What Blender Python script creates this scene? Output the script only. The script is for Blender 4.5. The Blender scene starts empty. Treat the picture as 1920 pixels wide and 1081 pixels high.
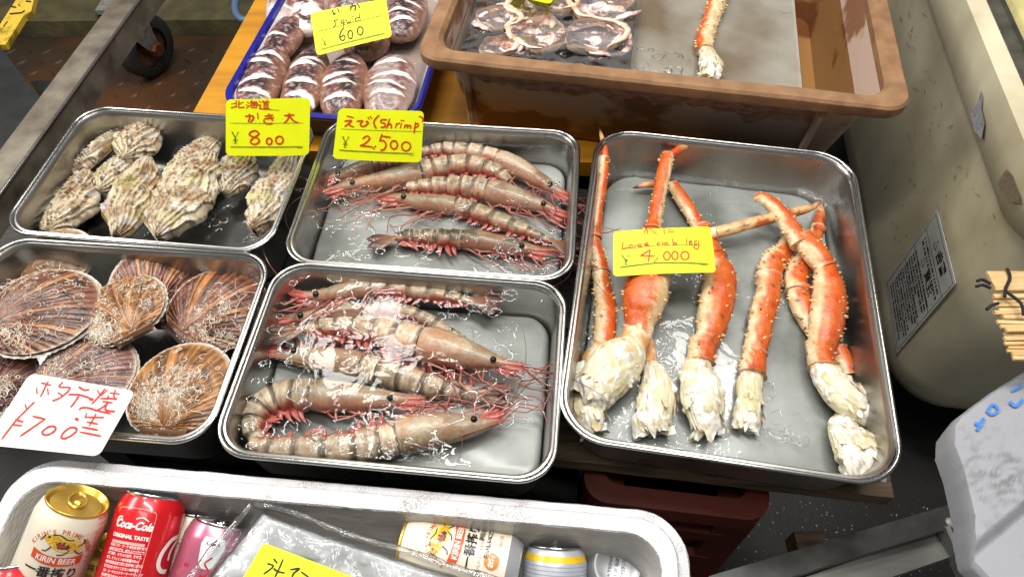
import bpy, bmesh, math, random
from mathutils import Vector, Matrix, noise
from mathutils.geometry import tessellate_polygon
SC = bpy.context.scene
COL = SC.collection
V = Vector
PI = math.pi
# ------------------------------------------------------------------ camera
F, PITCH, ROLL = 1332.0, math.radians(54.0), math.radians(-0.5)
CAMZ = 0.785
cp, sp, cr, sr = math.cos(PITCH), math.sin(PITCH), math.cos(ROLL), math.sin(ROLL)
FWD = V((0, cp, -sp)); UP0 = V((0, sp, cp)); X0 = V((1, 0, 0))
RIGHT = X0*cr + UP0*sr; UP = -X0*sr + UP0*cr
CAMP = V((0, 0, CAMZ))
cd = bpy.data.cameras.new('camera'); cam = bpy.data.objects.new('camera', cd); COL.objects.link(cam)
R = Matrix((RIGHT, UP, -FWD)).transposed().to_4x4(); R.translation = CAMP
cam.matrix_world = R
cd.sensor_width = 36; cd.lens = F/1920*36; cd.clip_start = .01; cd.clip_end = 60
SC.camera = cam
# ------------------------------------------------------------------ light
w = bpy.data.worlds.new('World'); SC.world = w; w.use_nodes = True
w.node_tree.nodes['Background'].inputs[0].default_value = (.96, .97, .98, 1)
w.node_tree.nodes['Background'].inputs[1].default_value = .20
def lamp(name, loc, aim, power, sx, sy, col=(1, .97, .92)):
    l = bpy.data.lights.new(name, 'AREA'); l.shape = 'RECTANGLE'; l.size = sx; l.size_y = sy
    l.energy = power; l.color = col
    o = bpy.data.objects.new(name, l); COL.objects.link(o)
    d = (V(aim)-V(loc)); o.location = loc; o.rotation_euler = d.to_track_quat('-Z', 'Y').to_euler()
    return o
lamp('stall_tube_lamp', (.1, .75, 2.0), (0, .5, 0), 36, 1.3, .16)
lamp('stall_tube_lamp', (-.25, -.05, 2.1), (0, .7, 0), 11, 1.2, .3)
lamp('stall_bulb_lamp', (.55, .25, 1.75), (0, .45, 0), 2.5, .12, .12)
lamp('stall_side_lamp', (-1.5, .9, 1.3), (.5, .6, 0), 23, .9, .5)
lamp('stall_bulb_lamp', (-.62, 1.55, 1.9), (-.1, .5, 0), 10, .4, .3)
lamp('stall_bulb_lamp', (.75, 1.45, 1.9), (.1, .5, 0), 8, .4, .3)
SC.view_settings.view_transform = 'Standard'; SC.view_settings.look = 'None'
SC.view_settings.exposure = 0; SC.view_settings.gamma = 1
SC.cycles.max_bounces = 8; SC.cycles.transparent_max_bounces = 16
SC.cycles.use_denoising = True
SC.cycles.caustics_reflective = False; SC.cycles.caustics_refractive = False
# ------------------------------------------------------------------ helpers
def ray(px, py):
    return RIGHT*((px-960)/F) + UP*(-(py-540.5)/F) + FWD
def P(px, py, z):
    d = ray(px, py); return CAMP + d*((z-CAMZ)/d.z)
def S(px, py, z):                       # metres per photo pixel there
    d = ray(px, py); return (z-CAMZ)/d.z/F
def ZM(ox, oy, s):
    return lambda x, y: (ox+x/s, oy+y/s)
def C(r, g, b):
    f = lambda c: (c/255/12.92) if c/255 <= .04045 else ((c/255+.055)/1.055)**2.4
    return (f(r), f(g), f(b))
def mix(a, b, t):
    t = max(0, min(1, t)); return tuple(a[i]+(b[i]-a[i])*t for i in range(3))
def sst(a, b, x):
    t = max(0, min(1, (x-a)/(b-a))); return t*t*(3-2*t)
def N(p, s=1, o=0):
    return noise.noise(V((p[0]*s+o, p[1]*s+o*1.7, p[2]*s-o)))
def FR(p, s=1, o=0, n=4):
    return noise.fractal(V((p[0]*s+o, p[1]*s+o*1.7, p[2]*s-o)), .8, 2.1, n)
class M:
    def __init__(s): s.v = []; s.f = []; s.c = []
    def vert(s, p, c=(.5, .5, .5)):
        s.v.append(tuple(p)); s.c.append(c); return len(s.v)-1
    def face(s, *i): s.f.append(i)
    def build(s, name, mat, parent=None, smooth=True, sharp=55):
        me = bpy.data.meshes.new(name); me.from_pydata(s.v, [], s.f)
        a = me.color_attributes.new('Col', 'FLOAT_COLOR', 'POINT')
        a.data.foreach_set('color', [x for c in s.c for x in (c[0], c[1], c[2], 1)])
        if smooth: me.polygons.foreach_set('use_smooth', [True]*len(me.polygons))
        me.update()
        if smooth: me.set_sharp_from_angle(angle=math.radians(sharp))
        if mat: me.materials.append(mat)
        o = bpy.data.objects.new(name, me); COL.objects.link(o)
        if parent: o.parent = parent
        return o
    def grid(s, rows, closed=False, colf=None):
        idx = [[s.vert(p, c) for p, c in r] for r in rows]
        for i in range(len(idx)-1):
            n = len(idx[i])
            for j in range(n if closed else n-1):
                k = (j+1) % n
                s.face(idx[i][j], idx[i][k], idx[i+1][k], idx[i+1][j])
        return idx
    def box(s, a, b, c=(.5, .5, .5), mtx=None):
        q = []
        for z in (a[2], b[2]):
            for x, y in ((a[0], a[1]), (b[0], a[1]), (b[0], b[1]), (a[0], b[1])):
                p = V((x, y, z)); q.append(s.vert(mtx@p if mtx else p, c))
        for f in ((3, 2, 1, 0), (4, 5, 6, 7), (0, 1, 5, 4), (1, 2, 6, 5), (2, 3, 7, 6), (3, 0, 4, 7)):
            s.face(*[q[i] for i in f])
    def sweep(s, pts, rad, n=12, colf=None, squash=1.0, up=None, cap=True, disp=None, rag=0):
        """tube along pts; rad list; squash = height/width; colf(t, ang, p)"""
        m = len(pts); rows = []; up = up or V((0, 0, 1))
        for i in range(m):
            t = (pts[min(i+1, m-1)]-pts[max(i-1, 0)])
            if t.length < 1e-9: t = V((1, 0, 0))
            t.normalize()
            sd = t.cross(up)
            if sd.length < 1e-4: sd = t.cross(V((0, 1, .01)))
            sd.normalize(); u = sd.cross(t).normalized()
            row = []
            for j in range(n):
                a = 2*PI*j/n
                p = pts[i]+sd*(math.cos(a)*rad[i])+u*(math.sin(a)*rad[i]*squash)
                if disp:
                    p = p+(p-pts[i])*disp(i/(m-1), a, p)
                if rag and i > m*.72:
                    p = p+t*rag*(i/m-.72)/.28*(.25+1.6*noise.noise(V((math.cos(a)*2.1, math.sin(a)*2.1, rag*900+len(pts))))+.8*noise.noise(V((math.cos(a)*6, math.sin(a)*6, rag*700))))
                row.append((p, colf(i/(m-1), a, p) if colf else (.5, .5, .5)))
            rows.append(row)
        idx = s.grid(rows, True)
        if cap:
            for r, q, fl in ((idx[0], pts[0], True), (idx[-1], pts[-1], False)):
                c = s.vert(q, rows[0 if fl else -1][0][1])
                for j in range(n):
                    k = (j+1) % n
                    s.face(*((r[k], r[j], c) if fl else (r[j], r[k], c)))
        return idx
    def cone(s, p, d, r, h, c, n=5):
        d = d.normalized(); a = d.orthogonal().normalized(); b = d.cross(a)
        q = [s.vert(p+a*math.cos(2*PI*i/n)*r+b*math.sin(2*PI*i/n)*r, c) for i in range(n)]
        t = s.vert(p+d*h, c)
        for i in range(n): s.face(q[i], q[(i+1) % n], t)
    def ball(s, c, rx, ry, rz, n=12, m=8, colf=None, disp=None, mtx=None):
        rows = []
        for i in range(m+1):
            ph = -PI/2+PI*i/m; row = []
            for j in range(n):
                a = 2*PI*j/n
                d = V((math.cos(ph)*math.cos(a), math.cos(ph)*math.sin(a), math.sin(ph)))
                k = 1+(disp(d) if disp else 0)
                p = V((d.x*rx*k, d.y*ry*k, d.z*rz*k))
                if mtx: p = mtx@p
                p = p+V(c)
                row.append((p, colf(d, p) if colf else (.5, .5, .5)))
            rows.append(row)
        s.grid(rows, True)
def spline(pts, n):
    """Catmull-Rom through tuples, n samples"""
    m = len(pts); out = []
    if m == 1: return pts*n
    for k in range(n):
        x = k/(n-1)*(m-1); i = min(int(x), m-2); t = x-i
        a, b, c, d = pts[max(i-1, 0)], pts[i], pts[i+1], pts[min(i+2, m-1)]
        out.append(tuple(.5*((2*b[q])+(-a[q]+c[q])*t+(2*a[q]-5*b[q]+4*c[q]-d[q])*t*t+(-a[q]+3*b[q]-3*c[q]+d[q])*t**3) for q in range(len(b))))
    return out
def thing(name, label, cat, loc=(0, 0, 0), group=None):
    o = bpy.data.objects.new(name, None); COL.objects.link(o); o.empty_display_size = .02
    o.location = loc; tag(o, label, cat, group); return o
def tag(o, label, cat, group=None):
    o['label'] = label; o['category'] = cat
    if group: o['group'] = group
    return o
def struct(o): o['kind'] = 'structure'; return o
def keep(ch, par):                      # parent without moving
    ch.parent = par; ch.matrix_parent_inverse = Matrix.Translation(-V(par.location)); return ch
# ------------------------------------------------------------------ materials
def mat(name, col=(.5, .5, .5), rough=.5, metal=0, vc=False, nscale=0, ncol=None, namt=.5, ndetail=6, bump=0, bscale=100,
        coat=0, spec=.5, crough=.05, stretch=None, sss=0, alpha=1, nlo=.35, nhi=.7, rvar=0):
    m = bpy.data.materials.new(name); m.use_nodes = True; nt = m.node_tree; nd = nt.nodes; ln = nt.links
    b = nd['Principled BSDF']; I = b.inputs
    I['Roughness'].default_value = rough; I['Metallic'].default_value = metal; I['Coat Weight'].default_value = coat
    I['Coat Roughness'].default_value = crough; I['Specular IOR Level'].default_value = spec; I['Alpha'].default_value = alpha
    if sss:
        I['Subsurface Weight'].default_value = sss; I['Subsurface Radius'].default_value = (.006, .003, .002); I['Subsurface Scale'].default_value = 1
    tc = nd.new('ShaderNodeTexCoord'); src = tc.outputs['Object']
    if stretch:
        mp = nd.new('ShaderNodeMapping'); mp.inputs['Scale'].default_value = stretch; ln.new(src, mp.inputs[0]); src = mp.outputs[0]
    cs = None
    if vc:
        at = nd.new('ShaderNodeAttribute'); at.attribute_name = 'Col'; cs = at.outputs['Color']
    else:
        I['Base Color'].default_value = (*col, 1)
    if nscale:
        n = nd.new('ShaderNodeTexNoise'); n.inputs['Scale'].default_value = nscale; n.inputs['Detail'].default_value = ndetail
        ln.new(src, n.inputs['Vector'])
        r = nd.new('ShaderNodeMapRange'); r.inputs[1].default_value = nlo; r.inputs[2].default_value = nhi; r.inputs[4].default_value = namt
        ln.new(n.outputs[0], r.inputs[0])
        x = nd.new('ShaderNodeMix'); x.data_type = 'RGBA'; ln.new(r.outputs[0], x.inputs[0])
        if cs: ln.new(cs, x.inputs[6])
        else: x.inputs[6].default_value = (*col, 1)
        x.inputs[7].default_value = (*(ncol or (0, 0, 0)), 1); cs = x.outputs[2]
        if rvar:
            r2 = nd.new('ShaderNodeMapRange'); r2.inputs[1].default_value = .3; r2.inputs[2].default_value = .7
            r2.inputs[3].default_value = max(.02, rough-rvar); r2.inputs[4].default_value = rough+rvar
            ln.new(n.outputs[0], r2.inputs[0]); ln.new(r2.outputs[0], I['Roughness'])
    if cs: ln.new(cs, I['Base Color'])
    if bump:
        n2 = nd.new('ShaderNodeTexNoise'); n2.inputs['Scale'].default_value = bscale; n2.inputs['Detail'].default_value = 5
        ln.new(src, n2.inputs['Vector'])
        bp = nd.new('ShaderNodeBump'); bp.inputs['Strength'].default_value = bump; bp.inputs['Distance'].default_value = .002
        ln.new(n2.outputs[0], bp.inputs['Height']); ln.new(bp.outputs[0], I['Normal'])
        if coat: ln.new(bp.outputs[0], I['Coat Normal'])
    return m
def mat_clear(name, tint=(.95, .97, .97), wave=.4, scale=60, gloss=1.0, dist=.004, ior=1.33, milk=0.0, distort=1.5, mask=False):
    """clear sheet: straight-through transparency plus a Fresnel mirror with ripples"""
    m = bpy.data.materials.new(name); m.use_nodes = True; nt = m.node_tree; nd = nt.nodes; ln = nt.links
    nd.remove(nd['Principled BSDF']); out = nd['Material Output']
    tr = nd.new('ShaderNodeBsdfTransparent'); tr.inputs[0].default_value = (*tint, 1)
    gl = nd.new('ShaderNodeBsdfGlossy'); gl.inputs['Roughness'].default_value = .03
    fr = nd.new('ShaderNodeFresnel'); fr.inputs[0].default_value = ior
    tc = nd.new('ShaderNodeTexCoord'); n = nd.new('ShaderNodeTexNoise')
    n.inputs['Scale'].default_value = scale; n.inputs['Detail'].default_value = 2.5; n.inputs['Distortion'].default_value = distort
    ln.new(tc.outputs['Object'], n.inputs['Vector'])
    bp = nd.new('ShaderNodeBump'); bp.inputs['Strength'].default_value = wave; bp.inputs['Distance'].default_value = dist
    ln.new(n.outputs[0], bp.inputs['Height'])
    if mask:
        n3 = nd.new('ShaderNodeTexNoise'); n3.inputs['Scale'].default_value = 9; ln.new(tc.outputs['Object'], n3.inputs['Vector'])
        r3 = nd.new('ShaderNodeMapRange'); r3.inputs[1].default_value = .5; r3.inputs[2].default_value = .66; r3.inputs[3].default_value = .03; r3.inputs[4].default_value = wave*2
        ln.new(n3.outputs[0], r3.inputs[0]); ln.new(r3.outputs[0], bp.inputs['Strength'])
    ln.new(bp.outputs[0], gl.inputs['Normal']); ln.new(bp.outputs[0], fr.inputs['Normal'])
    mt = nd.new('ShaderNodeMath'); mt.operation = 'MULTIPLY'; mt.inputs[1].default_value = gloss; mt.use_clamp = True
    ln.new(fr.outputs[0], mt.inputs[0])
    a = tr.outputs[0]
    if milk:
        df = nd.new('ShaderNodeBsdfDiffuse'); df.inputs[0].default_value = (.75, .77, .78, 1)
        mm = nd.new('ShaderNodeMixShader'); mm.inputs[0].default_value = milk
        ln.new(tr.outputs[0], mm.inputs[1]); ln.new(df.outputs[0], mm.inputs[2]); a = mm.outputs[0]
    mx = nd.new('ShaderNodeMixShader'); ln.new(mt.outputs[0], mx.inputs[0]); ln.new(a, mx.inputs[1]); ln.new(gl.outputs[0], mx.inputs[2])
    ln.new(mx.outputs[0], out.inputs[0]); return m
STEEL = mat('steel', (.50, .49, .47), .3, 1, nscale=9, ncol=(.25, .24, .22), namt=.7, bump=.05, bscale=300, rvar=.1)
STEELRIM = mat('steel_rim', (.52, .51, .49), .2, 1, nscale=40, ncol=(.34, .33, .3), namt=.5)
ICE = mat('cloudy_ice', C(186, 187, 182), .4, nscale=6, ncol=C(116, 116, 110), namt=1, nlo=.38, nhi=.62, bump=.05, bscale=40, coat=.25, crough=.15)
WATER = mat_clear('water', wave=.35, scale=30, dist=.010, gloss=1.3, distort=1.2, mask=True)
GLINT = mat_clear('glint_curl', (.99, .99, .99), .1, 60, gloss=4.5)  # extra-glossy curls, added to draw the lamps' thin white glints
SHELLWET = mat('wet_shell', vc=True, rough=.45, coat=.4, crough=.18, bump=.35, bscale=240, nscale=130, ncol=C(70, 50, 30), namt=.4, nlo=.55, nhi=.75)
CRAB = mat('crab_shell', vc=True, rough=.42, coat=.25, crough=.2, bump=.35, bscale=300, nscale=220, ncol=C(150, 60, 22), namt=.35, nlo=.5, nhi=.75)
MEAT = mat('crab_meat', vc=True, rough=.4, coat=.35, crough=.2, bump=.8, bscale=120, nscale=60, ncol=C(196, 176, 120), namt=.6, sss=.15)
SHRIMP = mat('shrimp_shell', vc=True, rough=.42, coat=.4, crough=.12, bump=.4, bscale=170, nscale=240, ncol=C(96, 72, 50), namt=.35, nlo=.48, nhi=.72)
LEGM = mat('shrimp_limb', vc=True, rough=.35, coat=.6, crough=.1)
SQUID = mat('squid_skin', vc=True, rough=.34, coat=.35, crough=.12, bump=.3, bscale=150)
CARDY = mat('yellow_card', C(238, 246, 0), .55, nscale=30, ncol=C(226, 232, 0), namt=.5)
INK = mat('ink', vc=True, rough=.6)
FOAM = None
# ------------------------------------------------------------------ shapes with rounded corners
def rr(w, h, r, n=7):
    """rounded rectangle outline, ccw, centred"""
    out = []; r = max(r, 1e-4)
    for k, (sx, sy) in enumerate(((1, 1), (-1, 1), (-1, -1), (1, -1))):
        for i in range(n):
            a = PI/2*(k+i/(n-1))
            out.append((sx*(w/2-r)+math.cos(a)*r, sy*(h/2-r)+math.sin(a)*r))
    return out
def edge_sub(out, m):
    """add m points on every long straight run"""
    res = []; n = len(out)
    for i in range(n):
        a, b = out[i], out[(i+1) % n]; res.append(a)
        if math.hypot(b[0]-a[0], b[1]-a[1]) > .04:
            for k in range(1, m): res.append((a[0]+(b[0]-a[0])*k/m, a[1]+(b[1]-a[1])*k/m))
    return res
def loft(m, rings, T, c=(.5, .5, .5), close=(False, True), n=7, sub=0, colf=None, jit=None):
    """rings: (w,h,r,z) or (w,h,r,z,n)"""
    rows = []
    for (w, h, r, z) in rings:
        o = rr(w, h, r, n)
        if sub:
            k = len(o); o2 = []
            for i in range(k):
                o2.append(o[i])
                if (i+1) % n == 0:
                    b = o[(i+1) % k]
                    for q in range(1, sub): o2.append((o[i][0]+(b[0]-o[i][0])*q/sub, o[i][1]+(b[1]-o[i][1])*q/sub))
            o = o2
        row = []
        for x, y in o:
            p = V((x, y, z))
            if jit: p = p+jit(p)
            row.append((T@p, colf(p) if colf else c))
        rows.append(row)
    idx = m.grid(rows, True)
    for e, r, fl in ((close[0], idx[0], True), (close[1], idx[-1], False)):
        if e: m.face(*(reversed(r) if fl else r))
    return idx
def fit(q, z, size=None):
    p = [P(x, y, z) for x, y in q]
    c = sum(p, V())/4
    e = [(p[1]-p[0]), (p[2]-p[3])]; f = [(p[0]-p[3]), (p[1]-p[2])]
    yaw = (math.atan2(e[0].y, e[0].x)+math.atan2(e[1].y, e[1].x))/2
    yaw2 = (math.atan2(-f[0].x, f[0].y)+math.atan2(-f[1].x, f[1].y))/2
    return c, (yaw+yaw2)/2, (e[0].length+e[1].length)/2, (f[0].length+f[1].length)/2
def TR(c, yaw): return Matrix.Translation(c) @ Matrix.Rotation(yaw, 4, 'Z')
# ------------------------------------------------------------------ ground
FZ = -.42
DARKFLOOR = mat('wet_floor', C(15, 15, 14), .5, nscale=14, ncol=C(26, 25, 23), namt=.7, bump=.2, bscale=160)
m = M()
m.face(m.vert((-6, -3, FZ)), m.vert((6, -3, FZ)), m.vert((6, 7, FZ)), m.vert((-6, 7, FZ)))
struct(m.build('floor', DARKFLOOR, smooth=False))
# pale grit on the floor by the step stool
random.seed(5); m = M()
for i in range(260):
    px = random.uniform(1330, 1900); py = random.uniform(940, 1120); q = P(px, py, FZ)
    s = random.uniform(.0005, .0015)
    m.ball(q+V((0, 0, s*.4)), s, s*random.uniform(.6, 1.5), s*.6, 5, 3, lambda d, p: C(190, 190, 180))
o = m.build('grit', mat('grit', vc=True, rough=.8)); o['kind'] = 'stuff'; o['label'] = 'pale grit scattered over the dark floor beside the step stool'
# rusty chequer plate
RUST = mat('rusty_plate', C(58, 46, 32), .5, .3, nscale=4, ncol=C(110, 66, 30), namt=.9, bump=.5, bscale=90)
a, b = P(100, 300, FZ), P(560, 45, FZ); m = M()
x0, x1, y0, y1 = -2.4, -.2, 1.05, 2.02
y1 = 1.76
m.box((x0, y0, FZ+.002), (x1, y1, FZ+.006))
for i in range(44):
    for j in range(14):
        x = x0+.02+i*.05; y = y0+.02+j*.048; an = .8 if (i+j) % 2 else -.8
        T = Matrix.Translation((x, y, FZ+.006)) @ Matrix.Rotation(an, 4, 'Z')
        q = [m.vert(T@V(v)) for v in ((-.018, 0, 0), (0, -.005, 0), (.018, 0, 0), (0, .005, 0), (-.01, 0, .003), (.01, 0, .003))]
        for f in ((0, 1, 4), (1, 5, 4), (1, 2, 5), (2, 3, 5), (3, 4, 5), (3, 0, 4)): m.face(*[q[k] for k in f])
tag(m.build('floor_plate', RUST, smooth=False), 'rusty raised-pattern steel plate lying on the floor behind the caster', 'floor plate')
# mossy concrete step behind
MOSS = mat('mossy_concrete', C(92, 84, 52), .85, nscale=14, ncol=C(52, 50, 34), namt=.9, bump=1, bscale=60)
m = M(); m.box((-3.2, 1.77, FZ), (-.1, 2.3, FZ+.05)); m.box((-3.2, 2.3, FZ), (-.1, 2.9, FZ+.3))
struct(m.build('concrete_step', MOSS, smooth=False))
# ------------------------------------------------------------------ stall table
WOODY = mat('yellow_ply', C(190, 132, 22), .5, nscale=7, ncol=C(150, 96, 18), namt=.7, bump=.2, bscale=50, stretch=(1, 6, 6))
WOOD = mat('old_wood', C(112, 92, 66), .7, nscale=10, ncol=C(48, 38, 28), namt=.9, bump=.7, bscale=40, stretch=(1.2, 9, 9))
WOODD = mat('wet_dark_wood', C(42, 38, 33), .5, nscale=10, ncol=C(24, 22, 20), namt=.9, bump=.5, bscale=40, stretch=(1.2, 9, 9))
tb = P(360, 205, 0); tt = P(475, 0, 0)
m = M()
q = [(tt.x+.02, 1.42), (tb.x-.005, .86), (.30, .80), (.34, 1.42)]
for z in (-.03, 0):
    for x, y in q: m.vert((x, y, z))
m.face(0, 1, 2, 3)
m.f[-1] = (3, 2, 1, 0); m.face(4, 5, 6, 7)
for i in range(4): m.face(i, (i+1) % 4, 4+(i+1) % 4, 4+i)
m.f[1] = (4, 5, 6, 7)
tag(m.build('table_board', WOODY, smooth=False), 'wide yellow painted board under the squid tray and brown tub', 'board')
YW = math.radians(-6.5)
def plank(c, w, d, h, mt, label, yaw=YW):
    m = M(); T = TR(V(c), yaw)
    # slightly uneven edges
    n = 24
    rows = []
    for i in range(n+1):
        x = -w/2+w*i/n; j = FR((x, c[1], 0), 9)*.002
        rows.append([(T@V((x, -d/2+j, -h)), (1, 1, 1)), (T@V((x, -d/2+j, 0)), (1, 1, 1)), (T@V((x, d/2+j, 0)), (1, 1, 1)), (T@V((x, d/2+j, -h)), (1, 1, 1))])
    ix = m.grid(rows, True); m.face(*ix[0]); m.face(*reversed(ix[-1]))
    return tag(m.build('wooden_plank', mt, smooth=False), label, 'plank', 'planks of the stall table')
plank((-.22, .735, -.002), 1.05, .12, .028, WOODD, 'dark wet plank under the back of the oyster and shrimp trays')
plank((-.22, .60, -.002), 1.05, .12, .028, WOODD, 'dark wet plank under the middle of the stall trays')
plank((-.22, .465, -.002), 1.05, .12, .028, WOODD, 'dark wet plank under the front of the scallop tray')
pe = P(1690, 940, 0); yw2 = math.radians(-7.5)
plank((pe.x-.56*math.cos(yw2)+.03*math.sin(-yw2)*0, pe.y+.054+.56*math.sin(-yw2), 0), 1.12, .10, .022, WOOD, 'weathered bare plank under the front edge of the crab tray', yw2)
# wood block under plank
m = M(); T = TR(P(1650, 985, -.03), yw2); m.box((-.03, -.01, -.05), (.03, .09, .006), mtx=T)
# red plastic crates carrying the table
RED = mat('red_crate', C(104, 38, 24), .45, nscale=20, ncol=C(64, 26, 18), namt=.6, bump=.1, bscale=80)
SHADEC = mat('shaded_crate', C(26, 25, 25), .6)  # hidden crates: the shade under the stall is put into this black
def crate(loc, yaw, label, w=.20, d=.36, h=.375, RED=RED):
    t = thing('plastic_crate', label, 'crate', loc, 'plastic crates under the stall')
    T = Matrix.Rotation(yaw, 4, 'Z')
    m = M()
    loft(m, [(w-.04, d-.04, .02, .003), (w-.02, d-.02, .025, h-.03), (w-.028, d-.028, .02, h-.03), (w-.05, d-.05, .018, .01)], T, close=(True, True))
    o = m.build('crate_body', RED, t, smooth=False)
    m = M()
    loft(m, [(w-.02, d-.02, .025, h-.034), (w+.02, d+.02, .03, h-.034), (w+.02, d+.02, .03, h-.0), (w-.028, d-.028, .02, h), (w-.028, d-.028, .02, h-.034)], T, close=(False, False))
    m.build('crate_rim', RED, t, smooth=False)
    for k in range(3):          # raised bands and corner ribs
        m = M(); z = .06+k*.1
        loft(m, [(w-.022, d-.022, .025, z), (w+.006, d+.006, .03, z), (w+.006, d+.006, .03, z+.03), (w-.02, d-.02, .025, z+.03)], T, close=(False, False))
        m.build('crate_band', RED, t, smooth=False)
    for sx in (-1, 1):
        for sy in (-1, 1):
            m = M(); m.box((sx*(w/2-.02)-.022, sy*(d/2-.02)-.022, .01), (sx*(w/2-.02)+.022, sy*(d/2-.02)+.022, h-.036), mtx=T)
            m.build('corner_post', RED, t, smooth=False)
    return t
ce = P(1482, 972, -.04)
crate((ce.x-.105, ce.y+.20, FZ), yw2, 'red-brown plastic crate under the plank in front of the crab tray')
crate((-.33, .60, FZ), YW, 'plastic crate under the oyster and scallop trays, coloured black for the shade', .5, .42, RED=SHADEC)
crate((.10, 1.08, FZ), YW, 'plastic crate under the yellow board, coloured black for the shade', .6, .3, .388, RED=SHADEC)
# ------------------------------------------------------------------ steel trays
TRAYS = {}
def tray(key, q, z, label, r=.042, taper=.006, size=None, ctr=None):
    if ctr: c, yaw, w, h = ctr
    else: c, yaw, w, h = fit(q, z)
    t = thing('steel_tray', label, 'tray', (c.x, c.y, 0), 'stainless steel trays of seafood')
    T = Matrix.Rotation(yaw, 4, 'Z'); b = .0026; d = z-.001
    def ring(ins, zz, k=0): return (w-2*ins, h-2*ins, r-ins*.6+k, zz)
    m = M()
    zt = z-b
    R_ = [ring(.010+taper+.012, .001), ring(.010+taper+.003, .004), ring(.010+taper, .012), ring(.0095, zt-.006), ring(.006, zt-.001), ring(.0055, zt),
          ring(.0075, zt+.0005), ring(.0098, zt-.002), ring(.0108, zt-.008), ring(.012+taper, .016), ring(.012+taper+.004, .007), ring(.012+taper+.014, .0035)]
    loft(m, R_, T, close=(True, True), n=10)
    m.build('pan', STEEL, t)
    m = M(); R_ = []
    for i in range(11):
        a = 2*PI*i/10+PI
        R_.append((w-2*(b-math.cos(a)*b*1.0), h-2*(b-math.cos(a)*b), r-(b-math.cos(a)*b), zt+math.sin(a)*b))
    loft(m, R_, T, close=(False, False), n=12)
    m.build('rolled_rim', STEELRIM, t)
    TRAYS[key] = (c, yaw, w, h, r, t)
    return t
tray('crab', [(1118, 238), (1605.6, 286.5), (1702, 921), (1039, 818)], .095, 'large deep steel tray holding the crab legs', .055, .012)
tray('shB', [(520, 485.5), (1066, 527), (1043, 910), (384, 852)], .095, 'steel tray of shrimp in water nearest the foam box')
tray('shT', [(611, 215.5), (1093, 244.5), (1073, 535.6), (531, 485)], .092, 'steel tray of shrimp behind the 2,500 yen card')
tray('oy', [(158, 195), (603.6, 225.7), (498, 470), (-12, 439.5)], .094, 'steel tray of oysters beside the dark cart')
co, yo, wo, ho, _, _ = TRAYS['oy']
a, b = P(516.6, 473.7, .092), P(387, 836, .092)
yaw = math.atan2(-(a-b).x, (a-b).y)
ux, uy = V((math.cos(yaw), math.sin(yaw), 0)), V((-math.sin(yaw), math.cos(yaw), 0))
hs = (a-b).length
tray('sc', None, .092, 'steel tray piled with scallops', ctr=((a+b)/2-ux*wo/2, yaw, wo, hs))
print('TRAYS', {k: (tuple(round(x, 3) for x in v[0]), round(math.degrees(v[1]), 1), round(v[2], 3), round(v[3], 3)) for k, v in TRAYS.items()})
def slab(key, z0, z1, label, ins=.022, mt=None):
    c, yaw, w, h, r, _ = TRAYS[key]; m = M(); T = TR(V((c.x, c.y, 0)), yaw)
    jit = lambda p: V((N(p, 30)*.002, N(p, 30, 5)*.002, 0))
    loft(m, [(w-2*ins-.02, h-2*ins-.02, r-.01, z0), (w-2*ins-.006, h-2*ins-.006, r-.01, z0+.006), (w-2*ins-.004, h-2*ins-.004, r-.01, z1-.008),
             (w-2*ins-.008, h-2*ins-.008, r-.012, z1-.002), (w-2*ins-.016, h-2*ins-.016, r-.014, z1)], T, sub=14, jit=jit, close=(True, True))
    return tag(m.build('ice_slab', mt or ICE, smooth=True), label, 'ice', 'ice slabs under the seafood')
def water(key, z, label, ins=.0165):
    c, yaw, w, h, r, _ = TRAYS[key]; m = M(); T = TR(V((c.x, c.y, z)), yaw)
    rings = [(w-2*ins, h-2*ins, r-.01, .0006)]
    o = [T@V((x, y, 0)) for x, y in rr(w-2*ins, h-2*ins, r-.01, 8)]
    m.face(*[m.vert(p) for p in o])
    o = m.build('water', WATER, smooth=False); o['kind'] = 'structure'; return o
def ripples(key, z, boxes, seed, r0=.0008):
    """raised curls added on the water surface to catch the lamps as glints, boxes in photo pixels (x0, y0, x1, y1, how many)"""
    rd = random.Random(seed); m = M()
    for x0, y0, x1, y1, k in boxes:
        for _ in range(k):
            c = P(rd.uniform(x0, x1), rd.uniform(y0, y1), z); R0 = rd.uniform(.002, .008)*(1.6 if rd.random() < .2 else 1); a0 = rd.uniform(0, 6.28)
            sp = 6.28*(1 if rd.random() < .35 else rd.uniform(.3, .85)); n = 26; ph = rd.uniform(0, 9); pts = []
            for i in range(n):
                a = a0+sp*i/(n-1); rr_ = R0*(1+.45*noise.noise(V((math.cos(a)*1.5+ph, math.sin(a)*1.5, ph))))
                pts.append(c+V((math.cos(a)*rr_*1.25, math.sin(a)*rr_, .0004)))
            ra = r0*rd.uniform(.6, 1.7)
            m.sweep(pts, [ra*(.35+.65*math.sin(PI*i/(n-1))) if sp < 6 else ra*(.7+.3*math.sin(i)) for i in range(n)], 8, squash=.5)
    o = m.build('water', GLINT); o['kind'] = 'structure'
ZC = .030                                   # ice level in the crab tray
slab('crab', .005, ZC, 'cloudy grey ice slab under the crab legs', .0215)
slab('shB', .005, .040, 'cloudy grey ice slab under the shrimp nearest the foam box', .0155)
slab('shT', .005, .040, 'cloudy grey ice slab under the shrimp behind the 2,500 yen card', .0155)
ZB, ZT, ZO = .084, .074, .040
water('shB', ZB, ''); water('shT', ZT, ''); water('oy', ZO, ''); water('crab', ZC+.007, '', .0215)
ripples('shB', ZB, [(470, 560, 600, 840, 46), (600, 560, 800, 780, 26), (780, 540, 960, 640, 26), (760, 640, 1000, 780, 16), (520, 510, 720, 560, 8), (900, 640, 1020, 860, 10)], 1)
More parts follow.
